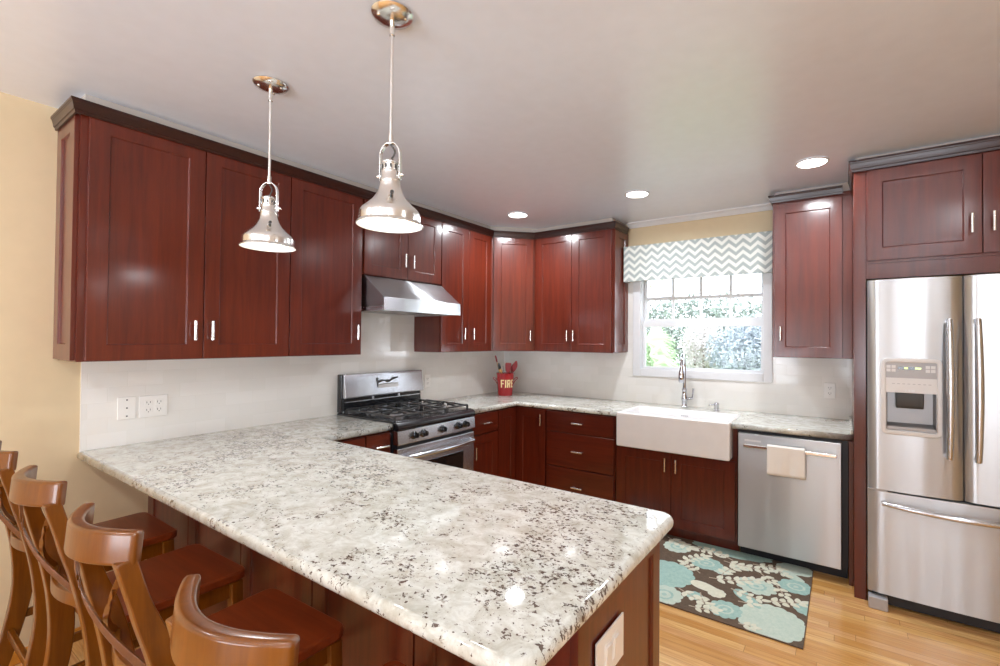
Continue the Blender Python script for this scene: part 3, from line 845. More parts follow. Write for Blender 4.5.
# left door is cut around the dispenser niche
DXA, DXB, DZA, DZB = 3.292, 3.553, .975, 1.392
bm = door_slab(FX0, FXM-.003, ZM+.005, 1.828)
for co, no in (((DXA+.025, 0, 0), (1, 0, 0)), ((DXB-.025, 0, 0), (1, 0, 0)), ((0, 0, DZA+.03), (0, 0, 1)), ((0, 0, 1.205), (0, 0, 1))):
    bmesh.ops.bisect_plane(bm, geom=bm.verts[:]+bm.edges[:]+bm.faces[:], plane_co=co, plane_no=no)
kill = [f for f in bm.faces if abs(f.normal.z) < .5 and f.calc_center_median().y < -.80 and DXA+.025 < f.calc_center_median().x < DXB-.025 and DZA+.03 < f.calc_center_median().z < 1.205]
bmesh.ops.delete(bm, geom=kill, context='FACES')
ld = FP('door', bm, M['steel'], smooth=True, label='left refrigerator door with the water and ice dispenser')
# dispenser
bm = B()
def fr_y(x): # local face position of the bowed door
    t = (x-FX0)/(FXM-.003-FX0); return FYF-.012*(1-(2*t-1)**2)+.012
yA = fr_y((DXA+DXB)/2)
def frame_rounded(bm, x0, z0, x1, z1, b, y0, y1, rad=.03, iz1=None, ib=None):
    def rr(x0, z0, x1, z1, r):
        pts = []
        for cx, cz, a0 in ((x1-r, z1-r, 0), (x0+r, z1-r, PI/2), (x0+r, z0+r, PI), (x1-r, z0+r, 1.5*PI)):
            for k in range(6):
                a = a0+PI/2*k/5; pts.append((cx+r*math.cos(a), cz+r*math.sin(a)))
        return pts
    O = rr(x0, z0, x1, z1, rad); I = rr(x0+b, z0+b, x1-b, z1-b, max(.004, rad-b))
    vs_ = []
    for y in (y0, y1):
        vs_.append(([bm.verts.new((x, y, z)) for x, z in O], [bm.verts.new((x, y, z)) for x, z in I]))
    n = len(O)
    for k in range(n):
        j = (k+1) % n
        for q in (0, 1): bm.faces.new((vs_[q][0][k], vs_[q][0][j], vs_[q][1][j], vs_[q][1][k]))
        bm.faces.new((vs_[0][0][k], vs_[0][0][j], vs_[1][0][j], vs_[1][0][k])); bm.faces.new((vs_[0][1][k], vs_[0][1][j], vs_[1][1][j], vs_[1][1][k]))
frame_rounded(bm, DXA, DZA, DXB, DZB, .022, yA-.012, yA+.010)
ds = FP('dispenser_bezel', bm, M['light_grey'], ld, bevel=.004)
FP('dispenser_panel', bx(DXA+.021, yA-.006, 1.285, DXB-.021, yA+.008, DZB-.021), M['grey_plastic'], ld)
FP('dispenser_panel', bx(DXA+.021, yA-.008, 1.205, DXB-.021, yA+.008, 1.285), M['light_grey'], ld)
xm = (DXA+DXB)/2
FP('display_window', bx(xm-.055, yA-.0075, 1.332, xm+.045, yA-.0055, 1.346), M['black'], ld)
bm = B(); box(bm, xm-.028, yA-.0085, 1.334, xm-.012, yA-.0072, 1.344); box(bm, xm+.018, yA-.0085, 1.334, xm+.044, yA-.0072, 1.344); FP('display_digits', bm, M['lcd'], ld)
for cx in (xm-.085, xm+.082):
    for dx in (-.011, .011):
        for dz in (-.010, .010): FP('dispenser_button', bx(cx+dx-.009, yA-.0085, 1.336+dz-.008, cx+dx+.009, yA-.0055, 1.336+dz+.008), M['light_grey'], ld)
bm = B()
for q in range(8): box(bm, DXA+.05+q*.022, yA-.0083, 1.252, DXA+.05+q*.022+.012, yA-.0078, 1.255)
FP('button_legend', bm, M['grey_plastic'], ld)
bm = B(); tube(bm, [(xm-.018, yA-.009, 1.222), (xm-.026, yA-.009, 1.216), (xm-.018, yA-.009, 1.211)], .003, 6); box(bm, xm-.010, yA-.010, 1.212, xm-.002, yA-.0075, 1.223); box(bm, xm+.002, yA-.010, 1.213, xm+.016, yA-.0075, 1.222)
FP('maker_mark', bm, M['white'], ld)
bm = B()  # niche
xa, xb, za, zb_ = DXA+.024, DXB-.024, DZA+.024, 1.207
yb_ = -.79
v = [bm.verts.new(p) for p in ((xa, yA+.006, za), (xb, yA+.006, za), (xb, yA+.006, zb_), (xa, yA+.006, zb_), (xa, yA+.006+.002, za+.03), (xa+.008, yb_, za+.035), (xb-.008, yb_, za+.035), (xb-.008, yb_, zb_), (xa+.008, yb_, zb_))]
bm.faces.new((v[0], v[1], v[6], v[5])); bm.faces.new((v[5], v[6], v[7], v[8])); bm.faces.new((v[0], v[5], v[8], v[3])); bm.faces.new((v[1], v[2], v[7], v[6])); bm.faces.new((v[3], v[8], v[7], v[2]))
FP('dispenser_niche', bm, M['niche'], ld)
FP('drip_tray', bx(xa+.004, yA-.004, za, xb-.004, yb_+.012, za+.020), M['grey_plastic'], ld, bevel=.003)
bm = B(); prism_x(bm, [(yA+.012, 1.203), (yb_+.004, 1.203), (yb_+.002, 1.13), (yA+.030, 1.115), (yA+.016, 1.135)], xm-.062, xm+.058)
FP('dispenser_paddle', bm, M['iron'], ld, bevel=.006, seg=3)
bm = door_slab(FXM+.003, FX1, ZM+.005, 1.828); rd = FP('door', bm, M['steel'], smooth=True, label='right refrigerator door')
bm = door_slab(FX0, FX1, .085, ZM-.005, bow=.012); fz = FP('freezer_drawer', bm, M['steel'], smooth=True)
for x, par in ((FXM-.062, ld), (FXM+.048, rd)):
    bm = B(); zs = [.875+(1.60-.875)*k/20 for k in range(21)]
    pts = [(x, FYF-.022-.030*math.sin(PI*k/20)**.8, zs[k]) for k in range(21)]
    tube(bm, pts, [.014+.004*math.sin(PI*k/20) for k in range(21)], 14)
    for z in (.885, 1.59): tube(bm, [(x, FYF+.008, z), (x, FYF-.026, z)], .015, 12)
    FP('door_handle', bm, M['steel_bright'], par, smooth=True)
bm = B(); xs = [3.30+(3.99-3.30)*k/24 for k in range(25)]
pts = [(xs[k], FYF-.020-.042*math.sin(PI*k/24)**.8, .590-.006*math.sin(PI*k/24)) for k in range(25)]
tube(bm, pts, [.011+.005*math.sin(PI*k/24) for k in range(25)], 14)
for x in (3.305, 3.985): tube(bm, [(x, FYF+.012, .590), (x, FYF-.024, .590)], .013, 12)
FP('freezer_handle', bm, M['steel_bright'], fz, smooth=True)
FP('door_gasket', bx(FX0+.004, FYF+.03, ZM-.0045, FX1-.004, -.781, ZM+.0045), M['dark'])
FP('hinge_cover', bx(FX0+.0, FYF+.008, ZM-.004, FX0+.09, FYF+.05, ZM+.004), M['grey_plastic'])
FP('foot_grille', bx(FX0+.02, -.80, .018, FX1-.02, -.776, .083), M['dark'])
for x in (FX0+.002, FX1-.09):
    FP('roller_cover', bx(x, -.862, .0, x+.088, -.80, .066), M['grey_plastic'], bevel=.006, seg=3)

# ------------------------------------------------------------------ valance
bm = B(); vx0, vx1 = 1.4535, 2.668
box(bm, vx0, -.128, 2.005, vx1, -.114, 2.325); box(bm, vx0, -.114, 2.005, vx0+.014, -.009, 2.325); box(bm, vx1-.014, -.114, 2.005, vx1, -.009, 2.325); box(bm, vx0+.014, -.114, 2.311, vx1-.014, -.009, 2.325)
o = obj('window_valance', bm, M['chevron'], bevel=.004, seg=2)
tag(o, 'boxy window valance in grey and cream chevron fabric', 'valance')

# ------------------------------------------------------------------ outlets
def plate(label, loc, rz, kinds, W=None):
    n = len(kinds); W = W or (.07+.046*(n-1)); r = thing('outlet_plate' if kinds[0] != 'sw' else 'switch_plate', label, 'outlet' if kinds[0] != 'sw' else 'switch', loc, rz)
    obj('plate', bx(-W/2, -.006, -.0575, W/2, 0, .0575), M['plate'], r, bevel=.0025)
    for i, k in enumerate(kinds):
        cx = (i-(n-1)/2)*.046
        if k == 'out':
            for cz in (-.020, .020):
                f = obj('socket', bx(cx-.0165, -.0080, cz-.014, cx+.0165, -.0061, cz+.014), M['plate'], r, bevel=.0015)
                bm = B(); box(bm, cx-.0085, -.0086, cz-.002, cx-.0062, -.0081, cz+.008); box(bm, cx+.0062, -.0086, cz-.002, cx+.0085, -.0081, cz+.008); box(bm, cx-.002, -.0086, cz-.010, cx+.002, -.0081, cz-.006)
                obj('slots', bm, M['slot'], f)
        elif k == 'sw':
            f = obj('rocker', bx(cx-.0165, -.0078, -.033, cx+.0165, -.0061, .033), M['plate'], r, bevel=.001)
            bm = B(); prism_x(bm, [(-.0079, -.028), (-.010, -.026), (-.0135, .026), (-.0079, .028)], cx-.013, cx+.013); obj('paddle', bm, M['plate'], f)
        else:
            bm = B()
            for cz in (-.042, 0, .042): box(bm, cx-.0035, -.0066, cz-.0035, cx+.0035, -.0060, cz+.0035)
            obj('screws', bm, M['slot'], r)
    return r
plate('narrow white wall plate nearest the beige wall on the left backsplash', (.0085, -3.216, 1.107), PI/2, ['jack'], W=.075)
plate('wide white double outlet plate on the left backsplash', (.0085, -3.104, 1.105), PI/2, ['out', 'out'], W=.125)
plate('white outlet plate on the backsplash just right of the range', (.0085, -1.135, 1.10), PI/2, ['out'])
plate('white outlet plate on the backsplash between window and refrigerator', (3.035, -.0085, 1.118), 0, ['out'])
plate('white two rocker switch plate on the end of the peninsula', (2.6135, -2.942, .683), PI/2, ['sw', 'sw'], W=.165)

# ------------------------------------------------------------------ FIRE bucket with utensils
BK = Vector((.270, -.327, .9155))
bk = thing('utensil_bucket', 'red enamel bucket lettered FIRE in the counter corner', 'bucket', BK)
bm = B(); n = 40
prof = [(.0, 0), (.072, 0), (.074, .004), (.088, .215), (.094, .219), (.094, .224), (.086, .222), (.072, .012), (0.001, .010)]
lathe(bm, prof[1:], (0, 0, 0), n, cap0=True, cap1=True)
obj('pail', bm, M['red'], bk, smooth=True)
cam_dir = math.atan2(CAM.y-BK.y, CAM.x-BK.x)
side = cam_dir+PI/2
for s in (-1, 1):
    a = cam_dir+s*PI/2; dx, dy = math.cos(a), math.sin(a)
    bm = B(); pts = spline([(dx*.079, dy*.079, .11), (dx*.098, dy*.098, .145), (dx*.122, dy*.122, .168), (dx*.112, dy*.112, .180), (dx*.084, dy*.084, .155)], 6)
    tube(bm, pts, .0035, 8); obj('ear_handle', bm, M['red'], bk, smooth=True)
# letters built from bars, wrapped on the pail
def letter_bars():
    H, W, T, gp = .078, .034, .011, .009
    L = []
    x = 0
    L += [('b', x, 0, x+T, H), ('b', x, H-T, x+W, H), ('b', x, H*.46, x+W*.85, H*.46+T)]; x += W+gp
    L += [('b', x, 0, x+T*1.1, H)]; x += T*1.1+gp
    L += [('b', x, 0, x+T, H), ('b', x, H-T, x+W*.82, H), ('b', x, H*.42, x+W*.82, H*.42+T), ('b', x+W-T, H*.42+T*.6, x+W, H-T*.6), ('d', x+W*.45, H*.42, x+W-T, 0, T)]; x += W+gp
    L += [('b', x, 0, x+T, H), ('b', x, H-T, x+W*.85, H), ('b', x, H*.46, x+W*.75, H*.46+T), ('b', x, 0, x+W*.85, T)]; x += W*.85
    return L, x
L, TW = letter_bars()
bm = B()
def wrap(u, z, out):
    rad = .074+(.088-.074)*(z-.004)/.211+out
    a = cam_dir+.28+(u-TW/2)/.081
    return (rad*math.cos(a), rad*math.sin(a), z)
def bar(quad):
    # quad in (u,z): subdivided in u
    (u0, z0), (u1, z1), (u2, z2), (u3, z3) = quad; m = 4
    for k in range(m):
        t0, t1 = k/m, (k+1)/m
        lo0 = (u0+(u1-u0)*t0, z0+(z1-z0)*t0); lo1 = (u0+(u1-u0)*t1, z0+(z1-z0)*t1)
        hi0 = (u3+(u2-u3)*t0, z3+(z2-z3)*t0); hi1 = (u3+(u2-u3)*t1, z3+(z2-z3)*t1)
        v = [bm.verts.new(wrap(*p, o)) for o in (.0002, .0016) for p in (lo0, lo1, hi1, hi0)]
        for f in ((0,3,2,1), (4,5,6,7), (0,1,5,4), (1,2,6,5), (2,3,7,6), (3,0,4,7)): bm.faces.new([v[i] for i in f])
zb0 = .082
for l in L:
    if l[0] == 'b': _, a, b, c, d = l; bar([(a, zb0+b), (c, zb0+b), (c, zb0+d), (a, zb0+d)])
    else: _, a, b, c, d, T = l; bar([(c, zb0+d), (c+T, zb0+d), (a+T, zb0+b), (a, zb0+b)])
obj('lettering', bm, M['cream'], bk)
# utensils
rx, ry = -math.sin(cam_dir), math.cos(cam_dir)      # picture-right seen from the camera is (rx,ry)
def ut(name, label, base, top, build, mats, loc_z=.0):
    """stands in the bucket, leaning from base (u,d) to top (u,d,z)"""
    def W3(u, d, z): return Vector((BK.x+rx*u+math.cos(cam_dir)*d, BK.y+ry*u+math.sin(cam_dir)*d, BK.z+z))
    return W3
def W3(u, d, z): return Vector((BK.x+rx*u+math.cos(cam_dir)*d, BK.y+ry*u+math.sin(cam_dir)*d, BK.z+z))
def utensil(name, label, p0, p1, head, mh, mhead, r=.006):
    a, b = W3(*p0), W3(*p1); rt_ = thing(name, label, 'utensil', a, 0, None)
    bm = B(); tube(bm, [a-a, b-a], [r, r], 10); obj('handle', bm, mh, rt_, smooth=True)
    if head:
        bm = B(); head(bm, b-a, (b-a).normalized()); obj('head', bm, mhead, rt_, smooth=False, bevel=.003)
RV = Vector((rx, ry, 0)); DV = Vector((math.cos(cam_dir), math.sin(cam_dir), 0))
def paddle(w, l, th=.006, taper=.8):
    def f(bm, p, d):
        s = d.cross(DV).normalized()
        pts = [p-d*.01, p+d*.012, p+d*l*.5, p+d*l*.9, p+d*l]
        strip(bm, pts, s, [.014, w*taper, w, w, w*.8], th)
    return f
def spoonhead(w, l):
    def f(bm, p, d):
        s = d.cross(DV).normalized(); pts = [p+d*l*k/8 for k in range(9)]
        strip(bm, pts, s, [max(.012, w*math.sin(PI*(k+.6)/9.4)) for k in range(9)], [.008]*9)
    return f
utensil('slotted_spatula', 'upright red spatula with a broad flat head in the bucket', (.018, .025, .02), (.026, .030, .232), paddle(.060, .095, .010, .85), M['red_util'], M['red_util'])
utensil('silicone_spoon', 'red spoon leaning right out of the bucket', (.015, .0, .02), (.078, .008, .235), spoonhead(.05, .115), M['red_util'], M['red_util'])
utensil('cooking_spoon', 'second dark red spoon leaning right behind the first', (-.02, -.03, .02), (.062, -.03, .232), spoonhead(.045, .10), M['red_util'], M['red_util'])
utensil('spoon', 'black kitchen spoon leaning left in the bucket', (.0, .01, .02), (-.050, .022, .240), spoonhead(.030, .085), M['black'], M['black'])
utensil('kitchen_knife', 'slim dark handled utensil with a steel blade in the bucket', (.0, -.01, .02), (-.018, -.004, .225), paddle(.010, .07, .004, 1), M['black'], M['grey_plastic'])
utensil('basting_brush', 'tall red tipped stick leaning left out of the bucket', (-.01, -.02, .02), (-.088, -.03, .34), paddle(.016, .060, .012, 1), M['tan_wood'], M['red_util'], r=.004)
utensil('wooden_spoon', 'pale wooden spoon low at the left of the bucket', (.01, .050, .02), (-.040, .058, .225), spoonhead(.030, .045), M['tan_wood'], M['tan_wood'], r=.005)

# ------------------------------------------------------------------ rug
rug = thing('rug', 'floral aqua and cream rug on brown ground in front of the sink', 'rug', (2.25, -1.0, 0))
RX0, RX1r, RYa, RYb = 1.42, 2.957, -1.475, -.552
obj('pile', off(bx(RX0, RYa, .0005, RX1r, RYb, .008), (2.25, -1.0, 0)), M['rug_brown'], rug, bevel=.002)
mot = {'a': B(), 'c': B(), 'm': B(), 's': B()}
zl = [.0083]
def clip_poly(P):
    def cl(P, ax, v, keep):
        out = []
        for i in range(len(P)):
            a, b = P[i-1], P[i]; ia = (a[ax]-v)*keep >= 0; ib = (b[ax]-v)*keep >= 0
            if ia != ib:
                t = (v-a[ax])/(b[ax]-a[ax]); out.append(tuple(a[k]+(b[k]-a[k])*t for k in (0, 1)))
            if ib: out.append(b)
        return out
    for ax, v, s in ((0, RX0+.004, 1), (0, RX1r-.004, -1), (1, RYa+.004, 1), (1, RYb-.004, -1)):
        P = cl(P, ax, v, s)
        if len(P) < 3: return None
    return P
def flat(key, P, z=None):
    P = clip_poly(P)
    if not P: return
    if z is None: zl[0] += .00001; z = zl[0]
    bm = mot[key]; n = len(P)
    # thin tuft layer
    a = [bm.verts.new((x-2.25, y+1.0, .0078)) for x, y in P]; b = [bm.verts.new((x-2.25, y+1.0, z)) for x, y in P]
    for i in range(n): bm.faces.new((a[i], a[(i+1)%n], b[(i+1)%n], b[i]))
    bm.faces.new(b)
def bloom(key, cx, cy, r, petals=11, amp=.10, inner=None, sx=1, rot=0):
    N = petals*6
    def sh(R, am): return [(cx+sx*R*(1+am*abs(math.sin(petals*t/2))-am/2)*math.cos(t+rot), cy+R*(1+am*abs(math.sin(petals*t/2))-am/2)*math.sin(t+rot)) for t in [2*PI*k/N for k in range(N)]]
    flat(key, sh(r, amp))
    if inner:
        flat(inner, sh(r*.52, amp*.7)); flat(key, sh(r*.38, amp*.6)); flat(inner, sh(r*.15, 0))
def leaf(key, cx, cy, l, w_, ang):
    P = []
    for k in range(20):
        t = 2*PI*k/20; u = math.cos(t); v = math.sin(t)*(1-.35*u)
        P.append((cx+l*u*math.cos(ang)-w_*v*math.sin(ang), cy+l*u*math.sin(ang)+w_*v*math.cos(ang)))
    flat(key, P)
def sprig(x, y, ang, n, ln, lw=.017, curve=.35, ll=.030):
    px, py, a = x, y, ang; st = ln/n; rib = []
    for i in range(n+1):
        rib.append((px, py, a)); px += st*math.cos(a); py += st*math.sin(a); a += curve/n
    L_ = [(p[0]-.0035*math.sin(p[2]), p[1]+.0035*math.cos(p[2])) for p in rib]; R_ = [(p[0]+.0035*math.sin(p[2]), p[1]-.0035*math.cos(p[2])) for p in rib][::-1]
    flat('s', L_+R_)
    for i in range(1, n+1):
        p = rib[i]
        for s in (-1, 1):
            b = p[2]+s*1.0; leaf('c', p[0]+math.cos(b)*ll*1.15, p[1]+math.sin(b)*ll*1.15, ll*(.95+.15*math.sin(i*2.3)), lw, b)
    leaf('c', px, py, ll*1.1, lw, a)
bloom('c', 2.50, -1.20, .05, 9, .1); bloom('m', 2.47, -.90, .055, 9, .12); bloom('c', 2.62, -.60, .05, 9, .1); bloom('a', 2.40, -1.30, .045, 9, .1)
# large blossoms laid out over the rug
bloom('m', 2.80, -1.325, .165, 16, .07, None)
bloom('a', 2.575, -1.345, .085, 11, .13, 'm')
bloom('a', 2.18, -1.14, .17, 14, .08, None)
bloom('m', 2.25, -1.385, .10, 12, .12, 'a')
bloom('m', 2.68, -.985, .095, 11, .16, 'a', sx=1.15)
bloom('a', 2.36, -.86, .085, 10, .1, 'm', sx=1.2)
bloom('a', 2.88, -.86, .085, 9, .12, 'm', sx=1.1)
bloom('a', 2.46, -.575, .10, 12, .08, None, sx=2.6)
bloom('m', 2.86, -.625, .075, 10, .08, None, sx=1.5)
bloom('m', 2.13, -.72, .095, 12, .1, 'a')
bloom('a', 1.85, -.90, .12, 12, .1, 'm'); bloom('m', 1.62, -1.2, .13, 12, .1, 'a'); bloom('a', 1.9, -1.35, .1, 12, .1); bloom('m', 1.6, -.72, .1, 12, .1)
bloom('a', 2.955, -1.09, .07, 10, .1)
leaf('c', 2.44, -1.17, .105, .042, -.25); leaf('a', 2.66, -1.16, .105, .040, -.75); leaf('m', 2.85, -.735, .08, .035, -.5); leaf('m', 2.56, -.80, .055, .026, -.2)
leaf('m', 2.04, -1.40, .09, .035, .4)
sprig(2.30, -1.27, -.5, 4, .20, .015, .2, .024); sprig(2.40, -1.42, .1, 3, .12, .014, .4, .022)
sprig(2.42, -1.04, .25, 5, .26, .017, .5, .027); sprig(2.48, -.98, 1.5, 4, .20, .016, -.8, .026)
sprig(2.22, -.93, 1.2, 4, .18, .016, -.5, .026); sprig(2.45, -.76, -.1, 5, .24, .016, .4, .026)
sprig(2.68, -.80, -.9, 2, .09, .015, .3, .024); sprig(2.20, -.66, -.2, 4, .18, .014, .3, .024)
sprig(2.74, -1.12, .2, 4, .18, .016, .5, .025); sprig(2.62, -1.22, .2, 1, .05, .014, 0, .022)
sprig(2.02, -.60, -.6, 4, .2); sprig(1.75, -1.05, .3, 5, .24); sprig(1.95, -1.22, -.3, 3, .12); sprig(1.45, -.95, 0, 4, .2); sprig(2.62, -.70, .2, 3, .14, .014, 0, .022)
sprig(2.66, -1.44, .1, 2, .06, .013, 0, .020)
sprig(2.50, -.72, 2.6, 3, .16, .014, .2, .023); sprig(2.78, -.90, -1.2, 2, .10, .014, .3, .022); sprig(2.36, -1.02, 2.4, 3, .13, .014, .4, .022)
sprig(2.56, -1.10, -.4, 3, .15, .014, .5, .023); sprig(2.72, -.68, -.6, 2, .09, .013, .2, .02); sprig(2.42, -1.25, -1.2, 2, .10, .013, .2, .021)
for k, m_, nm in (('a', 'rug_aqua', 'aqua_blossoms'), ('m', 'rug_mint', 'mint_blossoms'), ('c', 'rug_cream', 'cream_leaves'), ('s', 'rug_stem', 'stems')):
    o = obj(nm, mot[k], M[m_], rug); o['kind'] = 'stuff'

# ------------------------------------------------------------------ recessed lights
def can(x, y, label, group=None, watt=FILL_CAN_W):
    r = thing('recessed_light', label, 'light', (x, y, CEIL), 0, group)
    bm = B(); lathe(bm, [(.078, -.001), (.090, -.001), (.092, -.006), (.080, -.008), (.076, -.004)], (0, 0, 0), 32, False, False); obj('trim_ring', bm, M['white'], r, smooth=True)
    bm = B(); lathe(bm, [(.077, -.006), (.05, -.0065), (.001, -.007)], (0, 0, 0), 32, False, True); obj('lens', bm, M['lens'], r)
    l = bpy.data.lights.new('can_lamp', 'AREA'); l.shape = 'DISK'; l.size = .14; l.energy = watt; l.color = WARM; l.spread = math.radians(165)
    lo = bpy.data.objects.new('can_lamp', l); COL.objects.link(lo); lo.parent = r; lo.location = (0, 0, -.012)
    return r
can(.765, -.815, 'recessed ceiling light furthest left, near the corner cabinets', watt=KITCHEN_CAN_W*1.35)
can(1.850, -.815, 'recessed ceiling light in the middle, in front of the window', watt=KITCHEN_CAN_W)
can(2.962, -.83, 'recessed ceiling light nearest the refrigerator', watt=KITCHEN_CAN_W)
for x in (.9, 2.4, 3.9):  # unseen recessed lights added behind the camera as fill
    for y in (-4.7, -6.4):
        can(x, y, 'added recessed fill light, out of view behind the breakfast counter', 'added fill lights behind the counter')
can(3.9, -2.6, 'added recessed fill light over the walkway, out of view beside the refrigerator')  # one more unseen fill light, added over the walkway

# ------------------------------------------------------------------ pendants
def pendant(x, y, label, zr=1.853):
    r = thing('pendant_light', label, 'pendant light', (x, y, CEIL), 0, None)
    z = lambda v: zr+v-CEIL          # height above the rim -> local
    bm = B(); lathe(bm, [(.066, -.0005), (.068, -.006), (.062, -.014), (.040, -.022), (.016, -.026), (.001, -.027)], (0, 0, 0), 36, True, False); cn = obj('canopy', bm, M['nickel'], r, smooth=True)
    bm = B()
    for a in (.6, 2.4, 4.3): lathe(bm, [(.006, 0), (.006, -.004), (.003, -.007)], (.044*math.cos(a), .044*math.sin(a), -.018), 10)
    obj('screw', bm, M['nickel'], cn, smooth=True)
    bm = B(); tube(bm, [(0, 0, -.026), (0, 0, z(.275))], .0052, 12); tube(bm, [(0, 0, -.024), (0, 0, -.075)], .0085, 12); tube(bm, [(0, 0, z(.268)), (0, 0, z(.30))], .008, 12)
    obj('rod', bm, M['nickel'], r, smooth=True)
    # yoke loop
    bm = B(); pts = spline([(-.036, 0, z(.150)), (-.036, 0, z(.20)), (-.034, 0, z(.245)), (-.018, 0, z(.268)), (0, 0, z(.272)), (.018, 0, z(.268)), (.034, 0, z(.245)), (.036, 0, z(.20)), (.036, 0, z(.150))], 5)
    strip(bm, pts, (0, 1, 0), .016, .004)
    for s in (-1, 1): tube(bm, [(s*.030, 0, z(.165)), (s*.048, 0, z(.165))], .006, 10)
    yk = obj('yoke', bm, M['nickel'], r, smooth=False, bevel=.0012); yk.rotation_euler = (0, 0, math.atan2(CAM.y-y, CAM.x-x)+PI/2-.55)
    bm = B(); tube(bm, spline([(0, 0, z(.268)), (.013, .004, z(.25)), (.014, .004, z(.235)), (.0, 0, z(.216))], 5), .0028, 8); obj('cord', bm, M['lid'], r, smooth=True)
    # vented socket cup
    bm = B(); lathe(bm, [(.033, z(.140)), (.034, z(.150)), (.030, z(.156)), (.030, z(.176)), (.026, z(.180)), (.026, z(.200)), (.029, z(.202)), (.029, z(.207)), (.018, z(.215)), (.006, z(.219))], (0, 0, 0), 32)
    sk_ = obj('socket_cup', bm, M['nickel'], r, smooth=True)
    bm = B()
    for k in range(10):
        a = 2*PI*k/10; c, s = math.cos(a), math.sin(a)
        strip(bm, [(.0268*c, .0268*s, z(.184)), (.0268*c, .0268*s, z(.197))], (-s, c, 0), .006, .0012)
    obj('vent_slots', bm, M['lid'], sk_)
    outer = [(.033, .142), (.034, .128), (.037, .116), (.044, .100), (.056, .082), (.074, .064), (.090, .050), (.0965, .040), (.098, .030), (.0985, .010), (.103, .006), (.107, .001), (.107, -.001), (.104, -.002)]
    inn = [(.101, .002), (.095, .010), (.094, .030), (.088, .044), (.070, .058), (.050, .074)]
    bm = B(); lathe(bm, [(a, z(b)) for a, b in outer], (0, 0, 0), 48, False, False)
    sh = obj('shade', bm, M['nickel'], r, smooth=True)
    bm = B(); lathe(bm, [(.104, z(-.002))]+[(a, z(b)) for a, b in inn], (0, 0, 0), 48, False, True); obj('shade_lining', bm, M['inner'], sh, smooth=True, label='white inside of the shade')
    bm = B(); tube(bm, [(.052*1, 0, z(.094)), (.060, 0, z(.0955))], .006, 8)
    kb = obj('shade_badge', bm, M['lid'], sh, smooth=True); kb.rotation_euler = (0, 0, math.atan2(CAM.y-y, CAM.x-x)+.10)
    bm = B(); lathe(bm, [(.001, z(-.004)), (.030, z(-.002)), (.048, z(.008)), (.056, z(.024)), (.052, z(.045))], (0, 0, 0), 32, True, True); obj('diffuser', bm, M['bulb'], r, smooth=True)
    l = bpy.data.lights.new('pendant_lamp', 'AREA'); l.shape = 'DISK'; l.size = .12; l.energy = PEND_W; l.color = WARM
    lo = bpy.data.objects.new('pendant_lamp', l); COL.objects.link(lo); lo.parent = r; lo.location = (0, 0, z(-.008))
    return r
pendant(1.085, -3.050, 'polished nickel dome pendant light further from the camera, left of the other', 1.862)
pendant(1.868, -3.050, 'polished nickel dome pendant light nearer the camera, hanging in front of the hood', 1.853)

